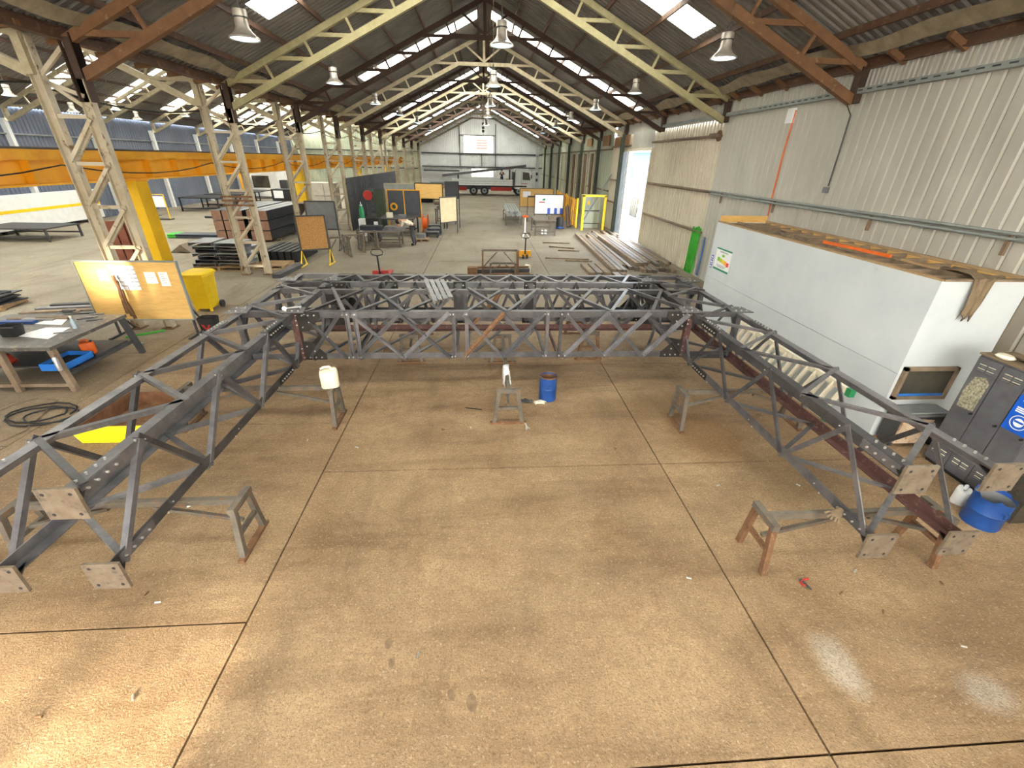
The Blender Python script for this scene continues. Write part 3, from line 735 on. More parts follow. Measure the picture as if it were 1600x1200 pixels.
def rounded_box(mb, c, sx, sy, zs, n=20, e=4):
    """stack of superellipse rings: zs = list of (z, scale_x, scale_y)"""
    P = []; c = V(c)
    for z, kx, ky in zs:
        for i in range(n):
            a = 2*math.pi*i/n; ca_, sa_ = math.cos(a), math.sin(a)
            r = (abs(ca_)**e+abs(sa_)**e)**(-1/e)
            P.append(c+V((ca_*r*sx/2*kx, sa_*r*sy/2*ky, z)))
    F = [(k*n+i, k*n+(i+1) % n, (k+1)*n+(i+1) % n, (k+1)*n+i) for k in range(len(zs)-1) for i in range(n)]
    F += [tuple(range(n-1,-1,-1)), tuple(range((len(zs)-1)*n, len(zs)*n))]
    return mb.add(P, F)
def canister(label, loc, w_, d_, h_, m, cap, name='canister', ang=0):
    t = thing(name, label, 'canister', loc); t.rotation_euler = (0,0,ang)
    rounded_box(MB(), (0,0,0), w_, d_, [(0,.9,.9), (.02,1,1), (h_*.72,1,1), (h_*.82,.93,.9), (h_*.86,.6,.6)]).build('body', m, t, smooth=True, local=True)
    MB().path([(-w_*.36,0,h_*.78), (-w_*.36,0,h_*.93), (-w_*.2,0,h_), (w_*.1,0,h_), (w_*.18,0,h_*.9), (w_*.18,0,h_*.8)], .02, 8).build('handle', m, t, smooth=True, local=True)
    MB().lathe((w_*.3,0,h_*.8), [(.0,0), (.03,0), (.03,h_*.12), (0,h_*.12)], 14).build('cap', cap, t, local=True)
    return t
canister('cream plastic canister standing on the end of a trestle', (-2.43, 6.22, TH), .27, .2, .34, 'plastic', 'plastic', ang=.3)
# cloth
mb = MB(); pr = [(-.055,-.26), (-.05,-.1), (-.045,.0), (0,.015), (.045,.0), (.055,-.12), (.075,-.22)]; P = []
c_ = V((.39, 6.75, TH+.005)); rows = 7
for k in range(rows):
    y = -.2+.4*k/(rows-1)
    for j, (a, b) in enumerate(pr):
        P.append(c_+V((a+.012*math.sin(k*1.7+j), y+.02*math.sin(j*2+k), b*(1 if k > 1 else .85+.1*k)+.006*math.sin(k*2.1))))
mb.add(P, [(k*7+j, k*7+j+1, (k+1)*7+j+1, (k+1)*7+j) for k in range(rows-1) for j in range(6)])
cl = one(mb, 'cloth', 'paper', 'white cloth draped over the beam of the trestle beside the blue drum', 'cloth', smooth=True)
so_ = cl.modifiers.new('thick', 'SOLIDIFY'); so_.thickness = .012
def drum(label, loc, r, h, name='drum', ragged=False, m='blue'):
    t = thing(name, label, 'drum', loc); n = 28; loc = V(loc)
    P = []; 
    for k, (rr, z) in enumerate(((r*.985,0), (r,.02), (r,h*.48), (r*1.025,h*.5), (r,h*.52), (r,h-.02), (r*1.02,h))):
        for i in range(n):
            a = 2*math.pi*i/n; zz = z
            if ragged and k >= 5: zz = z+.02*math.sin(5*a)+.015*math.sin(11*a+1)
            P.append(loc+V((rr*math.cos(a), rr*math.sin(a), zz)))
    mb = MB(); mb.add(P, [(k*n+i, k*n+(i+1) % n, (k+1)*n+(i+1) % n, (k+1)*n+i) for k in range(6) for i in range(n)]+[tuple(range(n-1,-1,-1))])
    mb.build('shell', m, t, smooth=True)
    MB().lathe(loc, [(r*.99,h-.04), (r*.965,h*.5), (r*.96,.06), (0,.06)], n).build('inside', 'grey' if ragged else 'rust', t, smooth=True)
    if not ragged: MB().lathe(loc, [(r*.99,h-.012), (r*1.04,h-.012), (r*1.04,h+.008), (r*.98,h+.008), (r*.98,h-.012)], n).build('rim', 'rust', t)
    hd = MB(); hd.path([loc+V((-.06,-r-.002,h*.72)), loc+V((-.06,-r-.025,h*.72)), loc+V((-.06,-r-.03,h*.6)), loc+V((.0,-r-.03,h*.6)), loc+V((.0,-r-.025,h*.72)), loc+V((.0,-r-.002,h*.72))], .007, 6).build('handle', m, t)
    return t
drum('blue steel drum with a rusty inside standing beside a trestle', (1.16, 6.88, 0), .155, .47)
drum('blue plastic drum with a torn rim next to the white jug', (6.14, 3.6, 0), .185, .42, ragged=True)
canister('white plastic jug with a blue cap next to the torn blue drum', (6.22, 3.95, 0), .2, .15, .26, 'white', 'blue', name='jug', ang=.6)
def glove(label, px, py, ang, m='plastic', z=0.0):
    p = G(px, py, z); t = MB()
    R = Matrix.Rotation(ang, 3, 'Z')
    rounded_box(t, (0,0,0), .1, .12, [(0,.9,.9), (.015,1,1), (.03,.9,.85)], 14, 3)
    for i in range(4):
        x = -.036+.024*i; t.path([(x,.05,.014), (x*1.15,.09,.02), (x*1.3,.125-.01*abs(i-1.5),.012)], .011, 7)
    t.path([(.045,-.01,.014), (.075,.025,.02), (.085,.055,.012)], .012, 7)
    t.tube((0,-.05,.016), (0,-.1,.016), .032, 10, r1=.038)
    t.v = [R @ q + p for q in t.v]
    return one(t, 'work_glove', m, label, 'glove', smooth=True)
glove('dirty dark work glove lying by the blue drum, fingers towards the trestle', 823, 628, 1.4, 'dark'); glove('pale palmed work glove lying against the foot of the blue drum', 843, 629, -1.2, 'plastic')
def tool(name, label, cat, a, b, r, m, z=.012, head=True):
    p0, p1 = G(*a, z), G(*b, z); t = thing(name, label, cat, G(*a, 0))
    MB().beam(p0, p1, r*2, r*1.4).build('shaft', m, t)
    if head:
        d = (p0-p1).normalized(); s = V((-d.y, d.x, 0))
        MB().prism([p0-s*.03+d*.0, p0-s*.035+d*.05, p0-s*.015+d*.05, p0-s*.01+d*.02, p0+s*.01+d*.02, p0+s*.015+d*.05, p0+s*.035+d*.05, p0+s*.03], (0,0,.014)).build('open_jaw', m, t)
    return t
tool('open_spanner', 'bright open ended spanner lying on the floor before the middle trestle', 'spanner', (824,669), (819,657), .012, 'bolt')
tool('steel_rod', 'short dark rod lying on the floor by the middle trestle', 'rod', (727,637), (753,640), .008, 'black', head=False)
t = thing('pliers', 'long nosed pliers with red handles on the floor near the rusty trestle', 'pliers', G(1255,911))
MB().path([G(1252,908,.014), G(1258,905,.014), G(1263,904,.014)], .011, 6).build('handle', 'red', t)
MB().path([G(1250,909,.014), G(1255,914,.014), G(1259,915,.014)], .011, 6).build('handle', 'red', t)
MB().prism([G(1248,906,.008), G(1252,905,.008), G(1266,920,.008), G(1268,922,.008), G(1262,919,.008), G(1250,911,.008)], (0,0,.014)).build('jaw', 'dark', t)
glove('torn pair of leather gloves hung over a chord of the frame leg', 1306, 806, 2.2, 'card', .72)
random.seed(3)
for i, (px, py) in enumerate(((226,932), (252,941), (1250,760), (1316,926), (1337,891), (1120,760), (690,672), (735,668), (480,690), (1474,915), (1500,1010), (1080,905), (960,700), (560,700), (300,790), (1380,960), (880,560), (209,1086), (67,1120), (655,1020))):
    p = G(px, py); a = random.random()*6
    one(MB().tube(p+V((0,0,.009)), p+V((math.cos(a)*.05, math.sin(a)*.05, .009)), .009, 6), 'loose_bolt', 'bolt' if i % 3 else 'rust', 'small loose bolt dropped on the concrete floor', 'bolt', 'loose bolts on the floor')

# ================================================================ RIGHT SIDE: BOOTH, LOCKER, WALL FITTINGS
BX0, BX1, BY0, BY1, BZ = 6.28, 7.62, 5.5, 11.83, 2.53
b = thing('booth', 'long grey painted booth with an open timber top against the corrugated wall', 'booth', (BX0, (BY0+BY1)/2, 0))
MB().boxz(BX0, BX0+.04, BY0, BY1, 1.12, BZ).build('front_panel', 'booth', b); MB().boxz(BX0, BX0+.04, BY0, BY1, 0, 1.112).build('front_panel', 'booth', b)
MB().boxz(BX0+.04, BX1, BY0, BY0+.04, 0, BZ).build('end_panel', 'booth', b); MB().boxz(BX0+.04, BX1, BY1-.04, BY1, 0, BZ).build('end_panel', 'booth', b)
MB().boxz(BX1-.04, BX1, BY0+.04, BY1-.04, 0, BZ).build('back_panel', 'ply', b)
MB().boxz(BX0, BX0+.09, BY0, BY1, BZ, BZ+.03).build('top_rail', 'wood', b); MB().boxz(BX1-.05, BX1, BY0, BY1, BZ, BZ+.05).build('top_rail', 'wood', b)
MB().boxz(BX0+.09, BX1-.05, BY1-.05, BY1, BZ, BZ+.05).build('top_rail', 'ply', b); MB().boxz(BX0+.05, BX1, BY1-.02, BY1, BZ, BZ+.16).build('top_board', 'ply', b)
MB().boxz(BX0+.04, BX1-.04, BY0+.04, BY1-.04, BZ-.22, BZ-.2).build('ceiling_panel', mat('dusty_board', (120,98,74), (96,78,58), rough=.9, scale=4), b)
for i in range(15):
    y = BY0+.3+.41*i; MB().boxz(BX0+.05, BX1-.04, y, y+.05, BZ-.09, BZ+.005).build('joist', 'wood_g', b)
MB().boxz(BX0+.02, BX1+.05, BY0-.015, BY0+.06, BZ, BZ+.03).build('top_rail', 'wood_g', b)
# window in the end of the booth
wf = MB()
X0w, X1w, z0w, z1w = 6.33, 7.2, .7, 1.24
for a in ((X0w,X1w,z0w,z0w+.05), (X0w,X1w,z1w-.05,z1w), (X0w,X0w+.05,z0w,z1w), (X1w-.05,X1w,z0w,z1w)): wf.boxz(a[0], a[1], BY0-.06, BY0, a[2], a[3])
wfo = wf.build('window_frame', 'wood_g', b); MB().boxz(X0w+.05, X1w-.05, BY0-.03, BY0-.02, z0w+.05, z1w-.05).build('pane', 'glass_d', wfo)
MB().boxz(X0w+.05, X1w-.05, BY0-.035, BY0-.012, z0w+.05, z0w+.09).build('blue_strip', 'blue2', wfo)
cb = thing('low_cabinet', 'low rusty white cabinet with a bent rail below the dark booth window', 'cabinet', (6.72, 5.3, 0))
MB().boxz(6.34, 7.1, 5.18, 5.44, .06, .56).build('carcass', 'dark', cb)
MB().boxz(6.36, 6.85, 5.15, 5.18, .08, .5).build('door', mat('rusty_white_door', (196,180,160), (176,150,122), (140,92,56), rough=.7, scale=6, thr=.55), cb)
MB().boxz(6.33, 7.12, 5.14, 5.45, .56, .6).build('top', 'grey', cb)
for x in (6.38, 7.06): MB().boxz(x-.025, x+.025, 5.2, 5.4, 0, .06).build('foot', 'dark', cb)
MB().path([(6.4,5.14,.63), (7.05,5.14,.63), (7.12,5.14,.55), (7.1,5.14,.4)], .014, 8).build('rail', 'tray', cb)
# poster and stickers on the booth
def flat(name, label, cat, X, y0, y1, z0, z1, m, th=.006):
    t = thing(name, label, cat, (X-th, (y0+y1)/2, z0)); MB().boxz(X-th, X, y0, y1, z0, z1).build('sheet', m, t); return t
RW = Matrix(((0,0,-1),(-1,0,0),(0,1,0)))      # text facing -X: local x -> -Y, y -> +Z
po = flat('poster', 'white poster with green bands and a green to red scale on the grey booth', 'poster', BX0, 10.76, 11.53, 1.38, 1.94, 'paper')
MB().boxz(BX0-.009, BX0-.006, 10.76, 11.53, 1.38, 1.43).build('band', mat('poster_green', (40,130,100), rough=.6), po); MB().boxz(BX0-.009, BX0-.006, 10.76, 11.53, 1.9, 1.94).build('band', 'poster_green' if 'poster_green' in M else MATS['poster_green'], po)
for i, (c, zz) in enumerate((((110,190,60),1.66), ((190,200,60),1.645), ((235,205,60),1.63), ((240,160,60),1.61), ((220,60,60),1.59))):
    y = 11.40-.12*i; MB().boxz(BX0-.009, BX0-.006, y-.11, y, zz-.05, zz+.05).build('scale_block', mat('scale_%d' % i, c, rough=.6), po)
MB().boxz(BX0-.009, BX0-.006, 11.08, 11.2, 1.74, 1.8).build('badge', MATS['scale_0'], po)
for k in range(3): MB().boxz(BX0-.009, BX0-.006, 10.95, 11.35, 1.84-.0*k+.012*k, 1.846+.012*k).build('text_line', 'grey', po)
for k in range(4): MB().boxz(BX0-.009, BX0-.006, 10.9+.03*k, 11.4-.02*k, 1.52-.02*k, 1.527-.02*k).build('text_line', 'grey', po)
for k in range(3):
    z = 1.36+.12*k; st = flat('sticker', 'small blue sticker stuck beside the poster on the booth', 'sticker', BX0, 11.62, 11.74, z, z+.1, mat('sticker_blue', (110,116,200), rough=.5), .004); st['group'] = 'blue stickers on the booth'
    MB().boxz(BX0-.007, BX0-.004, 11.64, 11.72, z+.03, z+.06).build('print', 'paper', st)
# rag over the edge of the booth
mb = MB(); P = []; W_ = 7
prof_ = [(.55,.05), (.3,.06), (.08,.05), (-.03,.02), (-.05,-.14), (-.055,-.3), (-.05,-.42), (-.06,-.5)]
for k, (dy, dz) in enumerate(prof_):
    for j in range(W_):
        u = j/(W_-1)-.5; wd = .30 if k < 4 else .26-.02*(k-4)
        P.append((6.93+u*wd-.02*k+.02*math.sin(k*1.3), BY0+dy+.02*math.sin(j*2.4+k), BZ+dz+.03*math.sin(j*1.9+k*.8)*(1 if k < 7 else 2)))
mb.add(P, [(k*W_+j, k*W_+j+1, (k+1)*W_+j+1, (k+1)*W_+j) for k in range(len(prof_)-1) for j in range(W_-1)])
rg = one(mb, 'sacking', 'card', 'brown crumpled sacking hanging over the end of the booth roof', 'sacking', smooth=True); rg.modifiers.new('t', 'SOLIDIFY').thickness = .015
random.seed(11)
for i in range(9):
    y = 6.2+.62*i; x = BX0+.25+random.random()*.8; a = random.uniform(-.4, .4); l = random.uniform(.5, 1.1)
    one(MB().beam((x, y, BZ+.03), (x+math.sin(a)*l*.4, y+math.cos(a)*l*.6, BZ+.03), .08, .035), 'offcut', 'wood_g' if i % 3 else 'wood', 'weathered timber offcut lying across the joists of the booth top', 'timber', 'offcuts on top of the booth')
one(MB().beam((6.75, 6.9, BZ+.07), (6.62, 8.3, BZ+.07), .05, .05), 'orange_bar', 'orange', 'orange painted bar lying on top of the booth', 'bar')
# slatted ladder panel against the booth
lp0, lp1 = V((6.12, 6.0, .1)), V((6.5, 9.8, .16))
t = thing('slatted_panel', 'pale slatted panel with green end caps lying along the foot of the booth', 'panel', (6.1, 7.9, 0))
dX = V((-.1, 0, .0))
ra, rb = V((6.17, 6.05, .52)), V((6.17, 9.8, .52)); rc, rd = V((5.88, 6.0, .05)), V((5.88, 9.7, .05))
MB().beam(ra, rb, .06, .1).build('rail', 'plastic', t); MB().beam(rc, rd, .06, .1).build('rail', 'plastic', t)
for i in range(17):
    k = (i+.5)/17; MB().beam(ra.lerp(rb, k), rc.lerp(rd, k), .11, .02, up=(1,0,.6)).build('slat', 'wall_w', t)
for p in (ra, rc): MB().box(p+V((0,-.04,0)), (.1, .1, .14)).build('end_cap', 'green_b', t)
# lockers
lk = thing('locker', 'dark grey steel locker with louvred doors and a worn white patch', 'locker', (6.9, 4.4, 0))
LXf, LYa, LYb, LH = 6.62, 4.88, 3.95, 1.72
MB().boxz(LXf+.02, LXf+.5, LYb, LYa, .05, LH).build('body', 'locker', lk); MB().boxz(LXf-.005, LXf+.5, LYb-.01, LYa+.01, LH, LH+.02).build('top', 'card', lk)
MB().boxz(LXf+.03, LXf+.5, LYb+.02, LYa-.02, 0, .05).build('plinth', 'black', lk)
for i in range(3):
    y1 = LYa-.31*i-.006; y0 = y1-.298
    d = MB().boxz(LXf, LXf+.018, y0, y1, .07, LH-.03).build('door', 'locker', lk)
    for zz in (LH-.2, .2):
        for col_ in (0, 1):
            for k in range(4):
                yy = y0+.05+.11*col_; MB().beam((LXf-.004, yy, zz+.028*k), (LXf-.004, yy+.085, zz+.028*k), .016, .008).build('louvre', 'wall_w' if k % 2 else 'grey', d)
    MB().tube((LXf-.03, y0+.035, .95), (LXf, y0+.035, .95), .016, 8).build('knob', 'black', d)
    if i == 0:
        P = [(LXf-.003, y0+.04, .98), (LXf-.003, y0+.25, .96), (LXf-.003, y0+.27, 1.2), (LXf-.003, y0+.22, 1.42), (LXf-.003, y0+.1, 1.46), (LXf-.003, y0+.03, 1.4)]
        MB().prism(P, (.002,0,0)).build('worn_patch', mat('worn_paint', (176,170,144), (112,108,98), rough=.8, scale=40, detail=2), d)
sg = thing('safety_sign', 'blue eye protection sign with white print on the locker door', 'sign', (LXf-.01, 4.12, .95))
MB().boxz(LXf-.008, LXf-.001, 3.97, 4.25, .98, 1.45).build('sign_board', mat('sign_blue', (20,90,200), rough=.4), sg)
MB().lathe((LXf-.0085, 4.11, 1.12), [(.085,0), (.085,.002), (.095,.002), (.095,0)], 28, axis=(-1,0,0)).build('ring', 'paper', sg)
MB().lathe((LXf-.0085, 4.11, 1.12), [(0,.002), (.055,.002), (.055,0)], 24, axis=(-1,0,0)).build('head', 'paper', sg)
MB().boxz(LXf-.0125, LXf-.0105, 4.06, 4.16, 1.115, 1.14).build('goggles', MATS['sign_blue'], sg)
for y0_, y1_, z_ in ((4.04,4.19,1.385), (4.11,4.21,1.29), (4.02,4.21,1.265), (4.06,4.21,1.24)): MB().boxz(LXf-.0105, LXf-.008, y0_, y1_, z_, z_+.016).build('print_line', 'paper', sg)
t = thing('cardboard_roll', 'open roll of brown cardboard lying on top of the locker', 'cardboard', (6.85, 4.3, LH+.02))
mb = MB(); n = 26; P = []
for k in range(n):
    a = -2.6+4.6*k/(n-1); P += [(6.86+.11*math.cos(a)*1.2, 4.62, LH+.13+.1*math.sin(a)), (6.86+.13*math.cos(a)*1.2, 3.95, LH+.13+.11*math.sin(a))]
mb.add(P, [(2*k, 2*k+2, 2*k+3, 2*k+1) for k in range(n-1)]); q = mb.build('rolled_sheet', 'card', t, smooth=True); q.modifiers.new('t', 'SOLIDIFY').thickness = .008
mb = MB(); rounded_box(mb, (6.72, 4.68, LH+.02), .16, .2, [(0,.8,.8), (.02,1,1), (.05,.7,.8)], 14, 3)
one(mb, 'crumpled_paper', 'plastic', 'crumpled pale paper bag on the end of the locker top', 'paper', smooth=True)
one(MB().boxz(6.5, 6.75, 3.55, 3.75, 0, .62), 'steel_plate_stack', 'plate_g', 'dark upright steel block behind the torn blue drum', 'steel block')
one(MB().beam((6.6, 3.2, .06), (7.0, 3.0, .06), .12, .1), 'timber_block', 'wood', 'short timber block on the floor at the edge of the wall bay', 'timber')
# wall fittings
mb = MB(); mb.prof((XR-.09, Y0+.2, 5.33), (XR-.09, 22.8, 5.33), [(-.07,-.03), (.07,-.03), (.07,.07), (.06,.07), (.06,-.02), (-.06,-.02), (-.06,.07), (-.07,.07)])
ct = thing('cable_tray', 'galvanised perforated cable tray running along the top of the wall', 'cable tray', (XR-.09, 9, 5.3)); mb.build('tray', 'tray', ct)
for k in range(40):
    y = 4.5+.25*k; MB().boxz(XR-.165, XR-.158, y, y+.13, 5.345, 5.37).build('slot', 'dark', ct)
cd = thing('conduit', 'pair of grey service pipes on brackets along the wall above the booth', 'pipe', (XR-.06, 10, 3.0))
for z in (3.03, 2.95): MB().tube((XR-.06, Y0+.2, z), (XR-.06, 16.5, z), .03, 8).build('pipe', 'tray', cd)
for y in (6.5, 9.2, 12.6, 15.6):
    br = MB().box((XR-.05, y, 2.85), (.05, .05, .3)).build('bracket', 'pipe', cd)
sb = thing('switch_box', 'white plastic switch box high on the wall under the cable tray', 'switch box', PX(1236,190,XR-.02)); p = PX(1236,181,XR-.04)
MB().box(p, (.09, .26, .34)).build('body', 'paper', sb); MB().box(p+V((-.048,0,0)), (.006, .22, .3)).build('cover', 'white', sb)
oc = thing('orange_cable', 'orange cable hanging straight down the corrugated wall', 'cable', PX(1200,330,XR-.03)); MB().path([PX(1244,172,XR-.03), PX(1225,235,XR-.03), PX(1209,297,XR-.03), PX(1198,345,XR-.03)], .018, 6).build('cord', 'orange', oc)
dc = thing('drop_conduit', 'thin conduit dropping from the rust red truss end to a small socket box', 'conduit', PX(1294,300,XR-.03))
MB().path([PX(1322,150,XR-.12), PX(1323,163,XR-.05), PX(1329,180,XR-.02), PX(1312,235,XR-.02), PX(1294,291,XR-.02)], .015, 6).build('pipe', 'dark', dc); MB().box(PX(1290,297,XR-.04), (.08, .12, .13)).build('socket_box', 'grey', dc)
ex = thing('wall_bracket_pipe', 'stubby rusty flanged pipe sticking out of the wall', 'pipe stub', PX(1118,218,XR-.1)); p = PX(1120,212,XR-.15)
MB().tube(p+V((.12,0,0)), p+V((-.25,0,-.02)), .08, 12).build('stub', 'pipe', ex); MB().tube(p+V((.1,-.0,0)), p+V((.06,0,0)), .17, 14).build('flange', 'rust', ex)
gh = thing('hose_hank', 'hank of bright green hoses hanging on the cream wall sheet', 'hose', (XR-.08, 16.9, 0))
for k in range(7):
    y = 16.55+.1*k; MB().path([(XR-.06-.02*(k % 2), y, 1.75+.05*math.sin(k)), (XR-.1, y-.03, 1.0), (XR-.07-.03*(k % 3), y+.03, .25), (XR-.1, y+.06, .05)], .03, 7).build('hose', 'green', gh)
for k in range(3): MB().path([(XR-.07, 16.2-.07*k, 1.5), (XR-.09, 16.2-.08*k, .1)], .02, 6).build('hose', ('glass_l','wood','blue2')[k], gh)
# ================================================================ LAMPS
def make_lamp():
    t = thing('pendant_lamp', 'aluminium bell pendant lamp hanging on a cord from the roof', 'lamp', (0,0,0), 'pendant lamps of the main hall')
    MB().lathe((0,0,0), [(.0,.42), (.11,.42), (.118,.39), (.118,.31), (.106,.3), (.112,.17), (.14,.12), (.2,.06), (.25,.03), (.258,0), (.242,.0), (.19,.06)], 24).build('housing', mat('lamp_aluminium', (200,194,184), (178,170,160), rough=.35, metal=.5, scale=8), t, smooth=True)
    MB().lathe((0,0,.015), [(.242,0), (.2,-.012), (0,-.02)], 24).build('lens', 'lamp_lens', t, smooth=True)
    MB().lathe((0,0,0), [(.118,.315), (.124,.315), (.124,.295), (.104,.295)], 20).build('band', 'dark', t)
    MB().tube((0,0,.42), (0,0,.58), .02, 8).build('hook', 'dark', t)
    return t
lamp = make_lamp(); first = True
cords = {}
def put_lamp(x, y, z=5.93, z1=None, grp=None, lab_=None):
    global first
    if first: o = lamp; first = False; o.location = (x, y, z)
    else: o = copy_tree(lamp, V((x, y, z)))
    zt = z1 if z1 else (roofz(x)-.05)
    MB().tube((x, y, z+.55), (x, y, zt), .011, 6).build('cord', 'wood_g', o)
    if grp: o['group'] = grp; o['label'] = lab_
    return o
rows = [(383,62,9.9), (784,72,11.35), (1130,92,10.5), (523,131,16.6), (771,135,16.9), (992,146,17.9), (587,163,23.6), (766,166,22.3), (930,172,23.2), (625,180,29.6), (762,184,28.2), (892,188,28.6), (652,192,35.6), (868,199,34.5), (760,196,35), (672,204,43), (848,208,42)]
for px, py, Y in rows:
    p = PY(px, py, Y); o = put_lamp(p.x, p.y, max(5.6, min(6.1, p.z))); o['label'] = 'aluminium bell pendant lamp hanging ' + ('from the ridge line' if abs(p.x-RID) < 1.5 else 'under the roof slope on the booth side' if p.x > 0 else 'under the roof slope beside the lattice columns')
for px, py in ((181,172), (215,187), (290,182), (115,176), (15,150), (340,190)):
    p = PX(px, py, -20.6); put_lamp(p.x, p.y, min(6.6, max(5.6, p.z)), ZR-SL*abs(p.x-RID2)-.05, 'pendant lamps of the second hall', 'pendant lamp hanging under the far roof slope of the second hall')

# ================================================================ CRANE RUNWAY
rb = thing('crane_runway_beam', 'long amber crane runway beam on yellow box columns beside the lattice columns', 'crane beam', (-10.6, 30, 3.1))
MB().ibeam((-10.6, Y0+.2, 3.515), (-10.6, 65.2, 3.515), .42, .77, .05, .03).build('girder', 'amber', rb)
MB().boxz(-10.65, -10.55, Y0+.2, 65.2, 3.9, 3.95).build('rail', 'dark', rb)
MB().boxz(-10.84, -10.36, Y0+.2, 65.2, 3.68, 3.9).build('top_cap', 'yel', rb)
st_ = None
for k in range(48):
    y = 1+1.35*k
    MB().prism([(-10.39, y, 3.18), (-10.585, y, 3.18), (-10.585, y, 3.68), (-10.39, y, 3.68)], (0,.05,0)).build('stiffener', 'amber', rb)
for i, y in enumerate((1.7, 15.15, 28.6, 42.0, 55.4)):
    t = thing('crane_column', 'yellow box column under the crane beam' + (' behind the plywood notice board' if i == 1 else ' further along the second hall'), 'column', (-10.6, y, 0), 'yellow crane columns')
    MB().boxz(-10.86, -10.34, y-.26, y+.26, .03, 3.1).build('shaft', mat('column_yellow', (238,192,28), (226,176,20), rough=.5, scale=2), t); MB().boxz(-11.0, -10.2, y-.4, y+.4, 0, .03).build('base_plate', 'dark', t); MB().boxz(-10.9, -10.3, y-.3, y+.3, 3.1, 3.13).build('cap_plate', 'amber', t)
for y in (33, 46.5, 60):
    t = thing('crane_column', 'yellow box column standing near the blue far wall', 'column', (-22.5, y, 0), 'yellow columns by the far wall')
    MB().boxz(-22.7, -22.3, y-.2, y+.2, .03, 3.1).build('shaft', 'yel', t); MB().boxz(-22.85, -22.15, y-.35, y+.35, 0, .03).build('base_plate', 'dark', t)

# ================================================================ OUTSIDE THE SIDE DOOR
sw = thing('stone_wall', 'grey block wall with a barred window outside the side door', 'wall', (11.5, 34.5, 0))
MB().boxz(11.46, 11.7, 29, 42, -.26, 2.75).build('wall_core', mat('mortar', (196,196,198), (180,180,184), rough=.9, scale=6), sw)
bm2 = mat('stone_block', (172,172,180), (148,150,160), (192,188,184), rough=.85, scale=3); blk = None
random.seed(5)
for r in range(9):
    for c in range(14):
        y = 30+.62*c+(.31 if r % 2 else 0); z = .16+.3*r
        if 33.6 < y < 35.2 and .2 < z < 1.45: continue
        s = (random.uniform(.9, 1.3), random.uniform(.96, 1.02), random.uniform(.95, 1.02))
        if blk is None: blk = MB().box((0,0,0), (.06, .57, .26)).build('block', bm2, sw, local=True); q = blk
        else: q = inst(blk, (0,0,0), sw)
        q.location = V((11.44, y, z))-V(sw.location); q.scale = s
wn = MB().boxz(11.38, 11.45, 33.5, 35.1, .25, 1.5).build('window_recess', 'glass_d', sw)
for k in range(7): MB().tube((11.36, 33.6+.23*k, .25), (11.36, 33.6+.23*k, 1.5), .02, 6).build('window_bar', 'grey', wn)
ct_ = thing('blue_shed', 'bright blue sheet metal shed rising behind the block wall outside', 'shed', (13.5, 38, -.26))
MB().boxz(13, 16, 31, 46, -.26, 4.6).build('body', mat('shed_blue', (36,116,206), (30,102,188), rough=.5, scale=3), ct_); MB().boxz(12.95, 13.0, 36.8, 40.2, 2.2, 4.0).build('door', mat('pale_blue', (120,180,230), rough=.5), ct_)
MB().boxz(12.8, 16.2, 30.8, 46.2, 4.6, 4.75).build('roof', 'white', ct_)

# ================================================================ LEFT FOREGROUND
nb = thing('notice_board', 'plywood notice board with pinned papers on a steel stand before the lattice column', 'notice board', (-7.9, 10.2, 0))
BX, BXX, bz0, bz1 = -8.95, -6.83, .42, 1.73
MB().boxz(BX, BXX, 10.19, 10.22, bz0, bz1).build('board', 'ply', nb)
fr = MB()
for a in ((BX-.03,BXX+.03,bz0-.03,bz0), (BX-.03,BXX+.03,bz1,bz1+.03), (BX-.03,BX,bz0,bz1), (BXX,BXX+.03,bz0,bz1)): fr.boxz(a[0], a[1], 10.17, 10.23, a[2], a[3])
fr.build('frame', 'tray', nb)
for x in (BX+.3, BXX-.05):
    MB().beam((x, 10.24, 0), (x, 10.24, bz1), .04, .04, up=(0,1,0)).build('stand_leg', 'dark', nb); MB().beam((x, 9.9, .02), (x, 10.75, .02), .05, .04).build('stand_foot', 'dark', nb); MB().beam((x, 10.7, .03), (x, 10.25, .7), .03, .03).build('stand_brace', 'dark', nb)
for i, (a, b, c, d, g) in enumerate(((151,422,172,438,0), (168,415,222,453,1), (224,425,248,443,0), (246,425,268,447,0))):
    p, q = PY(a, b, 10.19), PY(c, d, 10.19)
    pp = MB().boxz(min(p.x,q.x), max(p.x,q.x), 10.182, 10.188, min(p.z,q.z), max(p.z,q.z)).build('paper_sheet', 'paper', nb)
    if g:
        for k in range(1, 6): z = p.z+(q.z-p.z)*k/6; MB().boxz(p.x, q.x, 10.179, 10.181, z-.006, z+.006).build('ruled_line', 'ink', pp)
        for k in range(1, 4): x = p.x+(q.x-p.x)*k/4; MB().boxz(x-.005, x+.005, 10.179, 10.181, q.z, p.z).build('ruled_line', 'ink', pp)
    else:
        for k in range(5): z = p.z+(q.z-p.z)*(k+1)/6.5; MB().boxz(p.x+.04, q.x-.06-.03*(k % 2), 10.179, 10.181, z-.003, z+.003).build('text_line', 'grey', pp)

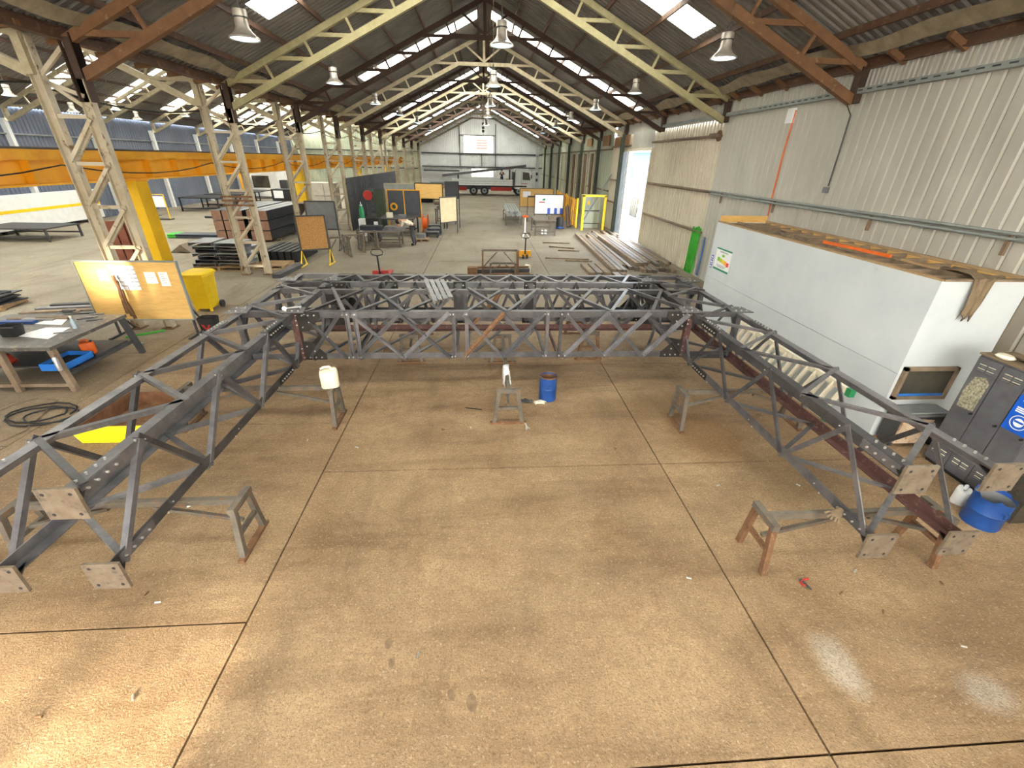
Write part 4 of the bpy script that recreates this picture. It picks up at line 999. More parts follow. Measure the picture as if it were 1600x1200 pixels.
wt = thing('work_table', 'heavy steel work table covered with drawings and tools', 'table', (-8.6, 8.2, 0))
MB().boxz(-9.8, -7.5, 7.38, 9.2, .8, .86).build('table_top', mat('worn_table_steel', (104,100,96), (82,80,78), (136,124,110), rough=.5, metal=.2, scale=4), wt)
for x, y, dx in ((-7.55,7.45,.12), (-7.55,9.1,.12), (-8.42,7.45,.05), (-9.7,7.45,-.05), (-9.7,9.1,-.05)):
    MB().beam((x+dx, y-.05*(1 if y < 8 else -1), 0), (x, y, .8), .1, .08, up=(0,1,0)).build('leg', 'wood_g' if y < 8 else 'dark', wt)
MB().beam((-7.5, 7.45, .3), (-7.5, 9.1, .3), .05, .06).build('stretcher', 'dark', wt); MB().beam((-9.7, 7.42, .12), (-7.5, 7.42, .12), .05, .06).build('stretcher', 'wood_g', wt)
MB().boxz(-9.7, -7.52, 7.7, 9.0, .33, .36).build('shelf', 'dark', wt)
def on_table(name, label, cat, mb, m, group=None, smooth=False): return one(mb, name, m, label, cat, group, smooth)
def quad_sheet(pts, z, th=.004): return MB().prism([G(*p, z) for p in pts], (0,0,th))
on_table('drawing_sheet', 'large white drawing sheet near the front edge of the work table', 'paper', quad_sheet(((24,525),(72,512),(110,512),(75,530)), .862), 'paper')
on_table('drawing_sheet', 'white drawing sheet with torn corners further back on the work table', 'paper', quad_sheet(((55,506),(85,496),(110,495),(96,508)), .862), 'paper')
p = G(22, 524, .86); t = thing('parts_bin', 'black plastic parts bin standing on the work table', 'bin', p)
mb = MB(); rounded_box(mb, p, .34, .24, [(0,.8,.8), (.2,1,1), (.2,.94,.92), (.02,.75,.75)], 16, 6); mb.build('body', 'black', t); MB().boxz(p.x-.17, p.x+.17, p.y-.12, p.y-.11, p.z+.17, p.z+.2).build('lip', 'dark', t)
p = G(118, 513, .86); t = thing('spray_bottle', 'clear bottle with a pale cap standing at the table edge', 'bottle', p); MB().lathe(p, [(0,0), (.04,0), (.04,.14), (.02,.18), (.018,.22)], 14).build('body', 'glass_l', t, smooth=True); MB().lathe(p, [(.022,.22), (.022,.25), (0,.25)], 12).build('cap', 'plastic', t)
p = G(112, 490, .86); t = thing('grinder', 'dark angle grinder lying on the far side of the work table', 'grinder', p)
MB().tube(p+V((-.15,0,.05)), p+V((.08,.02,.05)), .035, 12).build('motor_body', 'dark', t); MB().tube(p+V((.1,.02,.06)), p+V((.1,.02,.02)), .06, 16).build('disc', 'plate_r', t); MB().path([p+V((-.15,0,.05)), p+V((-.25,.05,.03)), p+V((-.3,.15,.01))], .01, 6).build('cord', 'black', t)
for k, (px, py, a) in enumerate(((128,497,.3), (135,502,.5), (140,492,.2), (60,498,.1), (84,522,.4), (120,500,.6))):
    p = G(px, py, .86); one(MB().beam(p+V((0,0,.012)), p+V((.26*math.cos(a), .26*math.sin(a), .012)), .03, .02), 'hand_tool', 'steel' if k % 2 else 'steel_l', 'steel hand tool lying loose on the work table', 'tool', 'loose tools on the work table')
for k, (px, py) in enumerate(((40,498), (62,500), (85,498), (30,505))):
    p = G(px, py, .86); one(MB().boxz(p.x-.3, p.x+.3, p.y-.06, p.y+.06, .86, .88+.01*k), 'flat_bar', ('wood_g','steel_l','wood_g','blue')[k], 'flat offcut lying across the back of the work table', 'offcut', 'flat offcuts on the work table')
p = V((-7.75, 7.62, .36)); t = thing('blue_tray', 'open bright blue plastic tray on the shelf of the work table', 'tray', p)
mb = MB()
for a in ((-.2,.25,-.12,.5,0,.02), (-.2,-.18,-.12,.5,0,.13), (.23,.25,-.12,.5,0,.13), (-.2,.25,-.12,-.1,0,.13), (-.2,.25,.48,.5,0,.13)): mb.boxz(p.x+a[0], p.x+a[1], p.y+a[2], p.y+a[3], p.z+a[4], p.z+a[5])
mb.build('shell', 'blue2', t); MB().boxz(p.x-.15, p.x+.2, p.y-.05, p.y+.4, p.z+.02, p.z+.08).build('contents', 'black', t)
canister('orange oil can on the shelf under the work table', (-7.72, 8.3, .36), .22, .16, .28, 'orange', 'black', name='oil_can', ang=.4)
p = G(78, 569, .42); t = thing('flask', 'silver steel flask clipped to the leg of the work table', 'flask', (-7.45, 7.35, .45)); p = V((-7.46, 7.34, .45)); MB().lathe(p, [(0,0), (.038,0), (.038,.22), (.025,.25)], 14).build('body', 'bolt', t, smooth=True); MB().lathe(p, [(.026,.25), (.026,.3), (0,.3)], 12).build('stopper', 'wood_g', t)
t = thing('red_helmet', 'red hard hat on the lower shelf of the work table by its far leg', 'helmet', (-8.9, 7.9, .36)); MB().lathe((-8.9,7.9,.36), [(.16,0), (.165,.02), (.13,.03), (.125,.08), (.09,.14), (0,.16)], 20).build('shell', 'red', t, smooth=True); MB().boxz(-8.98, -8.82, 7.7, 7.8, .365, .38).build('peak', 'red', t)
# cables
pts = []
for k in range(46):
    a = k*.42; r = .55+.18*math.sin(k*.31); pts.append((-7.3+r*math.cos(a)*.8+.012*k*.3, 6.55+r*math.sin(a)*.5, .02+.004*(k % 5)))
one(MB().path(pts, .014, 6), 'welding_cable', 'black', 'coiled dark welding cable on the floor below the work table', 'cable', smooth=True)
one(MB().path([G(0,690,.012), G(40,672,.012), G(75,640,.012), G(90,625,.012), G(60,622,.012), G(20,632,.012), G(0,640,.012)], .012, 6), 'air_hose', 'wood_g', 'pale brown air hose looping across the floor in front of the work table', 'hose', smooth=True)
one(MB().beam(G(196,527,.03), G(258,516,.03), .035, .035), 'green_bar', 'green', 'thin bright green bar lying on the floor under the notice board', 'bar')
t = thing('plastic_bottle', 'clear crushed plastic bottle lying on the floor beside the work table', 'bottle', G(210,538)); p = G(208,538,.035); MB().lathe(p, [(0,0), (.033,.01), (.035,.12), (.03,.15), (.012,.19), (.012,.21), (0,.21)], 12, axis=(.9,.4,0)).build('body', 'glass_l', t, smooth=True)
p = G(332, 521); t = thing('tool_tub', 'black tub with a red emblem beside the notice board stand', 'tub', p)
mb = MB(); rounded_box(mb, p, .4, .34, [(0,.8,.8), (.42,1,1), (.42,.94,.92), (.05,.76,.76)], 18, 5); mb.build('body', 'black', t, smooth=True)
q = p+V((0,-.165,.2)); MB().prism([q+V((-.09,0,.08)), q+V((-.03,0,.08)), q+V((.02,0,-.02)), q+V((.07,0,.08)), q+V((.12,0,.08)), q+V((.03,0,-.1))], (0,-.01,0)).build('emblem', 'red', t)
# wheelie bin
p = V((-7.72, 12.25, 0)); t = thing('wheelie_bin', 'yellow wheeled waste bin with a closed lid behind the notice board', 'bin', p)
mb = MB(); rounded_box(mb, p+V((0,0,.08)), .58, .66, [(0,.74,.72), (.05,.8,.78), (.86,.98,.98), (.88,1.04,1.04), (.92,1.04,1.04)], 24, 7); mb.build('body', 'yel2', t, smooth=True)
mb = MB(); rounded_box(mb, p+V((0,0,1.0)), .64, .74, [(0,1,1), (.03,1,1), (.07,.86,.86)], 24, 7); mb.build('lid', 'yel2', t, smooth=True)
MB().tube(p+V((-.26,.38,.98)), p+V((.26,.38,.98)), .018, 8).build('handle', 'yel2', t)
for s in (-1, 1): MB().tube(p+V((s*.3,.25,.1)), p+V((s*.24,.25,.1)), .1, 18).build('wheel', 'black', t)
MB().tube(p+V((-.3,.25,.1)), p+V((.3,.25,.1)), .015, 6).build('axle', 'dark', t)
for s in (-1, 1): MB().boxz(p.x+s*.18-.03, p.x+s*.18+.03, p.y-.2, p.y-.14, 0, .1).build('foot', 'yel2', t)
# rusty tray with yellow front
t = thing('scrap_tray', 'rusty open scrap tray with a bright yellow front lip on the floor', 'tray', (-5.55, 6.3, 0))
x0, x1, y0, y1, h = -6.05, -4.95, 5.74, 6.85, .26
MB().boxz(x0, x1, y0, y1, 0, .015).build('bottom', 'rust', t)
for a in ((x0,x0+.015,y0,y1), (x1-.015,x1,y0,y1), (x0,x1,y1-.015,y1)): MB().boxz(a[0], a[1], a[2], a[3], 0, h).build('side', mat('rusty_brown', (128,92,66), (98,66,46), rough=.85, scale=5), t)
MB().prism([(x0-.02,y0,h), (x1+.02,y0,h), (x1+.08,y0-.03,h-.08), (x1-.02,y0-.04,0.01), (x0+.04,y0-.04,0.01), (x0-.06,y0-.03,h-.08)], (0,.03,0)).build('front_lip', mat('lemon_yellow', (250,226,20), rough=.5), t)

def pallet(loc, ang, label, w_=1.2, d_=1.0, group='timber pallets'):
    t = thing('pallet', label, 'pallet', loc, group); t.rotation_euler = (0,0,ang)
    for i in range(6): y = -d_/2+.07+(d_-.14)*i/5; MB().box((0,y,.13), (w_,.11,.022)).build('deck_board', 'wood', t, local=True)
    for x in (-w_/2+.06, 0, w_/2-.06): MB().box((x,0,.07), (.09,d_,.09)).build('bearer', 'wood', t, local=True)
    for y in (-d_/2+.06, d_/2-.06): MB().box((0,y,.012), (w_,.1,.022)).build('base_board', 'wood', t, local=True)
    return t
pallet((-13.6, 12.4, 0), .2, 'timber pallet under a heap of dark sheet offcuts at the hall edge')
random.seed(2)
for i in range(7): one(MB().box((-13.7+random.uniform(-.1,.1), 12.4+random.uniform(-.1,.1), .155+.035*i), (1.3-.05*i, .9, .03), Matrix.Rotation(random.uniform(-.2,.3), 3, 'Z')), 'sheet_offcut', 'dark' if i % 2 else 'steel_d', 'dark steel sheet offcut in the heap on the pallet', 'sheet', 'sheet offcuts on the pallet')
for i in range(6):
    y = 10.8+.35*i; one(MB().beam((-12.6+.1*i, y, .03), (-10.2+.15*i, y+.45, .03), .16, .05), 'flat_section', ('wood_g','steel_l','dark')[i % 3], 'flat steel section lying on the floor behind the work table', 'steel section', 'flat sections on the floor')
pallet((-9.8, 17.4, 0), .0, 'timber pallet under the stacked grey channels by the lattice column', 1.75, 1.1)
random.seed(4)
for i in range(14):
    lay = i//2; z = .146+.122*lay; x = (-10.25 if i % 2 == 0 else -9.38)+random.uniform(-.06,.06)+.03*(lay % 3); y = 16.95+random.uniform(-.12,.12); dx = random.uniform(-.12,.12)
    U = [(-.4,0), (-.385,0), (-.385,.1), (.385,.1), (.385,0), (.4,0), (.4,.12), (-.4,.12)]
    one(MB().prof((x, y, z), (x+dx, y+random.uniform(.9,1.3), z), U), 'stacked_channel', ('steel_l','tray','steel')[i % 3], 'wide folded steel channel in the untidy stack on a pallet beside the lattice column', 'steel channel', 'stacked channels')
for r in range(3):
    for c in range(5):
        x = -12.85+.5*c+(.15 if c > 2 else 0); z = .08+.47*r
        t = thing('square_tube', 'large square steel tube with a brown end in the stack behind the lattice column', 'steel tube', (x, 23.1, z), 'stacked square tubes')
        MB().boxz(x-.22, x+.22, 23.15, 28.2, z, z+.44).build('shaft', 'steel_d', t); MB().boxz(x-.215, x+.215, 23.12, 23.15, z+.005, z+.435).build('end_cap', mat('end_brown', (136,104,86), (120,90,74), rough=.8, scale=5), t)
for y in (23.6, 25.6, 27.6): one(MB().boxz(-13.15, -10.3, y, y+.18, 0, .085), 'bearer_timber', 'wood_g', 'timber bearer under the stacked square tubes', 'timber', 'bearers under the tubes')
for i in range(12):
    y = 24.0+.12*(i % 6); z = .06+.11*(i//6)
    t = thing('round_bar', 'dark bar with a bright green painted end in the low bundle on the floor', 'steel bar', (-15, y, z), 'green ended bars')
    MB().tube((-15.8+.05*(i % 3), y, z), (-13.3, y, z), .05, 8).build('shaft', 'steel_d', t); MB().tube((-16.0+.05*(i % 3), y, z), (-15.6+.05*(i % 3), y, z), .053, 8).build('painted_end', 'green', t)
for i in range(6): one(MB().beam((-8.95+.27*i, 18.4, .22+.0*i), (-8.9+.27*i, 20.6, .22), .2, .42), 'dark_joist', 'black', 'deep black steel joist in the close row behind the lattice column', 'joist', 'row of black joists')
pallet((-8.15, 17.65, 0), 0, 'timber pallet between the lattice column and the black joists')
one(MB().beam(G(432,432,.07), G(468,414,.07), .3, .14), 'box_section', 'dark', 'flat dark box section lying on the floor at the foot of the lattice column', 'steel section')
for i in range(5): t = one(MB().boxz(-14.6+.36*i, -14.3+.36*i, 18.15, 18.25, 0, 1.55), 'brown_board', mat('brown_boards', (122,70,52), (104,58,44), rough=.7, scale=4), 'reddish brown steel plank standing upright behind the lattice column', 'plank', 'upright brown planks')
one(MB().boxz(-14.7, -12.7, 18.26, 18.34, .3, 1.2), 'plank_rack', 'dark', 'dark rack behind the upright brown planks', 'rack')
for i in range(2):
    q = MB(); a = V((-13.6+1.0*i, 20.2, 0)); q.prism([a, a+V((.5,0,.35)), a+V((.9,0,0)), a+V((.5,0,.05))], (0,.6,0)); one(q, 'folded_plate', 'plate_r', 'folded brown steel plate standing like a tent on the floor', 'steel plate', 'folded plates')

# ================================================================ SECOND HALL
t = thing('white_barrier', 'long white enclosure with a yellow stripe along the far wall of the second hall', 'enclosure', (-24.3, 22, 0))
MB().boxz(-24.4, -24.0, 10, 30.9, .18, 1.78).build('panel', 'white', t); MB().boxz(-24.0, -23.99, 10, 30.9, .95, 1.1).build('stripe', 'yel2', t)
for k in range(8): MB().boxz(-24.35, -24.05, 11+2.7*k, 11.25+2.7*k, 0, .18).build('foot', 'black', t)
def frame_table(name, label, x0, x1, y0, y1, h, m='dark', cat='table', top=.06):
    t = thing(name, label, cat, ((x0+x1)/2, (y0+y1)/2, 0)); MB().boxz(x0, x1, y0, y1, h-top, h).build('top', m, t)
    for x in (x0+.06, x1-.06):
        for y in (y0+.06, y1-.06): MB().boxz(x-.04, x+.04, y-.04, y+.04, 0, h-top).build('leg', m, t)
    MB().boxz(x0+.06, x1-.06, y0+.04, y0+.08, .18, .24).build('stretcher', m, t); MB().boxz(x0+.06, x1-.06, y1-.08, y1-.04, .18, .24).build('stretcher', m, t)
    return t
frame_table('steel_bench', 'low dark steel frame bench beside the white enclosure', -23.6, -20.4, 22.5, 24.5, .62)
for k in range(3): frame_table('roller_table', 'black roller table in a line before the blue far wall', -22.4+1.3*k*.0-.0, -19.6, 36+3.4*k, 38.8+3.4*k, .95, 'black')['group'] = 'black roller tables'
for k in range(5): one(MB().beam((-18.6+.3*k, 32.2+.4*k, .06), (-13.6+.2*k, 32.2+.4*k, .06), .25, .12), 'long_section', 'steel_d', 'long dark steel section lying flat on the floor of the second hall', 'steel section', 'long sections in the second hall')
p = G(252, 343); t = thing('yellow_sign_stand', 'white board in a yellow tubular stand in the second hall', 'sign stand', p)
MB().path([p+V((-.6,0,0)), p+V((-.6,0,1.5)), p+V((.6,0,1.5)), p+V((.6,0,0))], .035, 8).build('tube_frame', 'yel2', t); MB().boxz(p.x-.55, p.x+.55, p.y-.01, p.y+.01, .75, 1.4).build('board', 'paper', t); MB().boxz(p.x-.7, p.x+.7, p.y-.25, p.y+.25, 0, .05).build('base', 'black', t)
t = thing('white_machine', 'tall white and grey machine cabinet at the far side of the second hall', 'machine', (-22, 50, 0))
MB().boxz(-23.6, -20.4, 49, 51.5, .1, 2.5).build('cabinet', 'white', t); MB().boxz(-22.8, -21.2, 48.95, 49, .9, 2.0).build('window', 'glass_d', t); MB().boxz(-23.4, -20.6, 49.1, 51.4, 0, .1).build('base', 'dark', t); MB().boxz(-20.4, -19.7, 49.4, 50.4, 0, 1.6).build('control_desk', 'dark', t)
for i in range(6):
    c, r = i % 3, i//3; x = -14.0+.86*c; z = .15+.95*r
    one(MB().boxz(x, x+.83, 37.6, 38.8, z, z+.92), 'wrapped_carton', mat('wrapped_carton', (176,170,160), (160,154,146), rough=.4, scale=3), 'grey wrapped carton in the block stacked behind the lattice columns', 'carton', 'wrapped cartons')
pallet((-12.72, 38.2, 0), 0, 'timber pallet under the grey wrapped cartons', 2.6, 1.2)
t = thing('welding_cart', 'black machine cart with a white notice in the second hall', 'cart', (-17.5, 43, 0)); MB().boxz(-18.4, -16.6, 42.4, 43.6, .3, 1.2).build('body', 'black', t); MB().boxz(-18.2, -17.4, 42.38, 42.4, .5, 1.1).build('notice', 'paper', t)
for x in (-18.2, -16.8):
    for y in (42.5, 43.5): MB().tube((x-.04,y,.15), (x+.04,y,.15), .15, 12).build('wheel', 'black', t)
MB().boxz(-18.3, -16.7, 42.5, 43.5, .2, .3).build('chassis', 'dark', t)

# ================================================================ MIDDLE DISTANCE, LEFT OF THE AISLE
sc_ = thing('corrugated_screen', 'tall dark corrugated screen standing along the column line', 'screen', (-7.5, 34, 0))
for k in range(14):
    mb = MB(); corr(mb, (-7.5, 26.85+1.08*k, .04), (0,1,0), (0,0,1), (1,0,0), 1.07, 2.78, 5, .05); mb.build('screen_sheet', mat('charcoal_sheet', (74,76,82), (60,62,68), (96,96,100), rough=.4, metal=.3, scale=1.4, stretch=(1,1,.3)), sc_)
for k in range(6): MB().boxz(-7.62, -7.54, 26.9+3*k, 26.98+3*k, 0, 2.9).build('post', 'truss_c', sc_)
for z in (.3, 2.5): MB().boxz(-7.6, -7.52, 26.9, 42, z, z+.06).build('rail', 'dark', sc_)
def stand_board(name, label, x0, x1, y, z0, z1, m, fm, tilt=0, cat='board', foot=.35, mul=0, legs=True, lm=None):
    t = thing(name, label, cat, ((x0+x1)/2, y, 0)); xm = (x0+x1)/2; dy = lambda x: tilt*(x-xm)
    MB().prism([(x0, y+dy(x0), z0), (x1, y+dy(x1), z0), (x1, y+dy(x1), z1), (x0, y+dy(x0), z1)], (0,.03,0)).build('panel', m, t)
    f = MB()
    for a, b, c, d in ((x0,z0,x1,z0), (x0,z1,x1,z1), (x0,z0,x0,z1), (x1,z0,x1,z1)): f.beam((a, y-.01+dy(a), b), (c, y-.01+dy(c), d), .05, .05, up=(0,1,0))
    for i in range(mul): x = x0+(x1-x0)*(i+1)/(mul+1); f.beam((x, y-.015+dy(x), z0), (x, y-.015+dy(x), z1), .05, .05, up=(0,1,0))
    f.build('frame', fm, t)
    if legs:
        for x in (x0, x1):
            MB().beam((x, y+dy(x)+.02, 0.03), (x, y+dy(x)+.02, z1), .04, .04, up=(0,1,0)).build('leg', fm, t)
            MB().beam((x, y+dy(x)-foot, .02), (x, y+dy(x)+foot, .02), .05, .04).build('foot', lm or fm, t)
            for s in (-1, 1): MB().beam((x, y+dy(x)+s*foot*.85, .03), (x, y+dy(x)+.02, .6), .03, .03).build('brace', lm or fm, t)
    return t
stand_board('brown_board', 'brown chipboard on a yellow tripod stand near the stacked steel', -7.05, -6.1, 18.0, .6, 1.85, 'osb', 'dark', tilt=.45, lm='yel2')
stand_board('grey_board', 'low grey board standing behind the brown chipboard', -7.9, -6.6, 21.3, .9, 2.08, 'grey', 'dark')
stand_board('welding_screen', 'yellow framed welding screen with two charcoal panels', -5.55, -3.62, 27.9, .68, 2.2, 'chalkboard', 'yel', mul=1)
stand_board('metal_screen', 'pale grey metal screen just behind the yellow framed welding screen', -6.0, -4.1, 29.6, .5, 2.45, 'tray', 'truss_c')
stand_board('plywood_screen', 'honey coloured plywood screen above the benches behind the welding screens', -4.0, -2.36, 28.6, 1.68, 2.55, 'ply', 'black', legs=True)
stand_board('black_screen', 'black flat screen next to the honey coloured plywood screen', -2.2, -1.42, 28.9, 1.7, 2.64, 'black', 'black', tilt=.5)
stand_board('pale_board', 'pale timber board on two black tripod feet beside the aisle', -2.36, -1.46, 26.6, .62, 1.95, mat('pale_board', (222,206,168), (206,188,148), rough=.7, scale=4), 'dark', tilt=.9)
t = thing('gas_cylinder', 'green gas cylinder standing against the dark corrugated screen', 'gas cylinder', (-6.55, 25.6, 0)); MB().lathe((-6.55,25.6,0), [(0,0), (.13,0), (.135,.03), (.135,1.3), (.1,1.45), (.04,1.52), (.04,1.6), (0,1.6)], 18).build('bottle', 'green_b', t, smooth=True); MB().tube((-6.55,25.6,1.6), (-6.55,25.6,1.72), .03, 8).build('valve', 'bolt', t); MB().lathe((-6.55,25.6,1.52), [(.07,0), (.07,.06), (.05,.06)], 12).build('collar', 'white', t)
t = thing('white_cabinet', 'narrow white cabinet with wheels beside the green cylinder', 'cabinet', (-6.3, 24.9, 0)); MB().boxz(-6.55, -6.1, 24.7, 25.1, .1, .95).build('body', 'white', t)
for x in (-6.5, -6.15): MB().tube((x-.03,24.8,.06), (x+.03,24.8,.06), .06, 10).build('wheel', 'black', t)
t = thing('fire_hose_reel', 'round red reel hung on a post before the dark screen', 'reel', (-6.5, 27.0, 0)); MB().boxz(-6.62, -6.52, 27.0, 27.1, 0, 2.2).build('post', 'dark', t); MB().lathe((-6.42,26.9,1.95), [(0,.06), (.24,.06), (.26,0), (.24,-.06), (0,-.06)], 20, axis=(0,-1,0)).build('reel', 'red', t, smooth=True)
t = thing('chain_rack', 'upright dark green rack hung with chains before the corrugated screen', 'rack', (-5.95, 27.2, 0)); MB().boxz(-6.1, -5.6, 27.1, 27.5, 0, 2.25).build('cabinet', mat('army_green', (58,70,52), (46,56,42), rough=.6, scale=3), t)
for k in range(6): MB().boxz(-6.35, -6.12, 27.05, 27.12, .6+.28*k, .72+.28*k).build('hook_bar', 'dark', t)
wbn = frame_table('fabrication_bench', 'dark steel bench with heavy channels on top where the worker bends over', -5.75, -3.95, 22.0, 23.0, .72, 'trestle', 'bench')
one(MB().channel((-5.9, 22.3, .82), (-4.85, 22.35, .82), .5, .2, .03, sx=-1), 'bench_channel', 'steel_d', 'wide dark channel on the end of the fabrication bench away from the worker', 'steel channel')
one(MB().channel((-4.75, 22.3, .81), (-3.7, 22.25, .81), .5, .18, .03, sx=-1), 'bench_channel', 'steel', 'wide channel on the bench beneath the worker', 'steel channel')
t = thing('welding_set', 'black welding set with a white label behind the fabrication bench', 'welder', (-5.5, 23.6, 0)); MB().boxz(-5.85, -5.2, 23.4, 24.0, .62, 1.15).build('case', 'black', t); MB().boxz(-5.45, -5.25, 23.39, 23.4, .8, 1.0).build('label_plate', 'paper', t); MB().boxz(-5.8, -5.25, 23.45, 23.95, .1, .62).build('trolley', 'dark', t)
for x in (-5.78, -5.27): MB().tube((x-.03,23.6,.1), (x+.03,23.6,.1), .1, 12).build('wheel', 'black', t)
frame_table('workbench', 'dark steel workbench cluttered with tools behind the worker', -5.6, -3.7, 25.0, 27.0, .95, 'dark')
one(MB().boxz(-5.2, -4.9, 25.4, 25.7, .95, 1.2), 'tool_box', 'plastic', 'pale tool box on the cluttered workbench', 'box'); one(MB().boxz(-4.6, -4.2, 25.6, 25.9, .95, 1.08), 'tool_box', 'grey', 'low grey tool box on the cluttered workbench', 'box')
t = thing('cable_reel', 'large orange cable reel standing beside the welding screen', 'cable reel', (-3.3, 26.9, 0))
MB().tube((-3.42,26.9,.5), (-3.18,26.9,.5), .3, 18).build('drum', 'orange', t)
for x in (-3.44, -3.16): MB().tube((x-.015,26.9,.5), (x+.015,26.9,.5), .5, 24).build('flange', 'orange', t)
t = thing('yellow_hose_reel', 'small yellow hose coil hung on the welding screen', 'hose coil', (-5.2, 27.8, 1.2)); MB().lathe((-5.2,27.82,1.3), [(.12,-.04), (.2,-.04), (.22,0), (.2,.04), (.12,.04)], 18, axis=(0,-1,0)).build('coil', 'yel', t, smooth=True)
for i in range(3): frame_table('steel_stillage', 'low steel stillage piled with dark sections beside the pale board', -3.1+.0*i, -2.4, 24.9+.75*i, 25.5+.75*i, .3+.08*i, 'steel_d', 'stillage')['group'] = 'stillages beside the pale board'
pallet((-3.2, 23.9, 0), .1, 'small timber pallet with a grey box beside the worker', .8, .7); one(MB().boxz(-3.4, -3.0, 23.7, 24.1, .145, .36), 'grey_box', 'grey', 'grey box on the small pallet near the worker', 'box')
frame_table('far_bench', 'grey bench with a dusty top behind the pale board', -3.1, -1.7, 30.5, 31.8, .95, 'trestle'); 
mb = MB(); rounded_box(mb, (-2.5,31.1,.95), 1.0, .8, [(0,1,1), (.12,.95,.9), (.22,.6,.6)], 16, 3); one(mb, 'dust_sheet', 'plate_r', 'crumpled dusty cover lying on the far bench', 'cover', smooth=True)
for i, (x, y, h) in enumerate(((-6.1,19.4,.85), (-5.75,20.4,.8), (-5.35,21.35,.8))):
    trestle('sawhorse', ('dark sawhorse next to the brown chipboard stand', 'dark sawhorse in the middle of three parked together', 'dark sawhorse parked nearest the fabrication bench')[i], (x-.4, y, 0), .5, .8, h=h)['group'] = 'parked sawhorses'
def pallet_jack(label, x, y, body, ang):
    t = thing('pallet_jack', label, 'pallet jack', (x, y, 0)); t.rotation_euler = (0,0,ang)
    for s in (-1, 1): MB().boxz(s*.2-.07, s*.2+.07, .1, 1.2, .05, .11).build('fork', body, t, local=True); MB().tube((s*.2-.03,1.1,.04), (s*.2+.03,1.1,.04), .04, 10).build('roller', 'black', t, local=True)
    MB().boxz(-.27, .27, -.02, .12, .08, .32).build('pump_body', body, t, local=True)
    for s in (-1, 1): MB().tube((s*.09-.03,-.1,.09), (s*.09+.03,-.1,.09), .09, 14).build('wheel', 'black', t, local=True)
    MB().beam((0,-.08,.2), (0,-.2,.9), .05, .05, up=(1,0,0)).build('drawbar', 'black', t, local=True)
    MB().path([(0,-.2,.88), (-.17,-.21,.92), (-.2,-.22,1.02), (-.14,-.23,1.1), (.14,-.23,1.1), (.2,-.22,1.02), (.17,-.21,.92), (0,-.2,.88)], .02, 8).build('loop_handle', 'black', t, smooth=True, local=True)
    return t
pallet_jack('red pallet jack with a black loop handle just behind the frame', -3.62, 15.6, 'red', .05); pallet_jack('yellow pallet jack with a black loop handle in the middle of the aisle', 1.87, 19.6, 'yel', .05)
mt = trestle('welding_trestle', 'rusty steel trestle with beams underneath it in the middle of the aisle', (0.0, 16.3, 0), 0, 1.3, foot=True, rusty=True, h=.97); mt['group'] = 'aisle trestle'
tr2 = trestle('welding_trestle', 'dark low steel trestle pushed under the rusty aisle trestle', (.28, 15.75, 0), 0, .9, foot=True, h=.62); tr2['group'] = 'aisle trestle'
for i in range(5): one(MB().beam((-.45+.05*i, 15.9+.22*i, .1+.12*(i % 2)), (1.75, 16.1+.2*i, .1+.12*(i % 2)), .14, .12), 'beam_offcut', ('rust','dark','primer')[i % 3], 'short beam offcut lying under the rusty aisle trestle', 'steel beam', 'offcuts under the aisle trestle')
one(MB().boxz(-.55, -.2, 15.7, 16.0, 0, .42), 'rusty_block', 'rust', 'rusty steel block at the end of the aisle trestle', 'steel block')
mb = MB(); mb.lathe((1.75,16.9,0), [(0,0), (.12,0), (.13,.25), (.1,.3), (.05,.32)], 14); one(mb, 'paint_tub', 'plastic', 'small white paint tub on the floor near the yellow pallet jack', 'tub', smooth=True)

# ================================================================ MIDDLE DISTANCE, RIGHT OF THE AISLE
random.seed(8)
for i in range(13):
    x = 5.2+.2*i; y0 = 17.2+random.uniform(-.5,.5); y1 = 26.5+random.uniform(-1.2,1.4)-(1.5 if i < 3 else 0); lay = 0
    one(MB().beam((x, y0, .07), (x+.034*(y1-y0), y1, .07), .165, .13), 'long_plank', ('wood_g','plate_r','trestle')[i % 3], 'long weathered section in the low pile running along the wall below the side door', 'plank', 'long sections by the wall')
for i in range(8):
    x = 6.3+.2*i; one(MB().beam((x, 17.6+random.uniform(-.4,.4), .2), (x+.2, 24.5+random.uniform(-.8,.8), .2), .17, .12), 'top_plank', ('wood_g','trestle','plate_r')[i % 3], 'long weathered section on the upper layer of the pile along the wall', 'plank', 'upper sections by the wall')
for i in range(5): one(MB().beam((4.2+.3*i, 16.4 if i < 3 else 15.2, .06), (4.2+.3*i, 18.1 if i < 3 else 16.5, .06), .24, .12), 'short_plank', ('wood_g','plate_r')[i % 2], 'short broad section at the near end of the pile by the wall', 'plank', 'short sections by the wall')
for i, (a, b) in enumerate((((848,379),(890,380)), ((858,385),(897,388)), ((872,391),(905,392)), ((852,403),(920,405)), ((883,407),(925,408)))): one(MB().beam(G(*a,.03), G(*b,.03), .09, .05), 'loose_batten', 'wood_g', 'loose narrow batten lying across the aisle floor beside the pile', 'batten', 'loose battens')
wb_ = stand_board('whiteboard', 'large whiteboard with three blue holders near the yellow gate', 3.52, 5.46, 31.0, .66, 1.88, 'paper', 'dark')
for x in (4.4, 4.86, 5.25): MB().boxz(x, x+.18, 30.94, 30.98, .68, 1.05).build('blue_holder', mat('holder_blue', (60,90,190), rough=.5), wb_)
MB().prism([(3.98,30.96,1.52), (4.22,30.96,1.52), (4.2,30.96,1.66), (4.1,30.96,1.62)], (0,-.01,0)).build('green_mark', 'green_b', wb_); MB().boxz(3.8, 4.2, 30.95, 30.96, 1.38, 1.44).build('red_text_line', 'red', wb_)
stand_board('cork_board', 'tan notice board with white papers behind the whiteboard', 2.92, 5.5, 36.0, .66, 1.96, 'ply', 'wood_g')
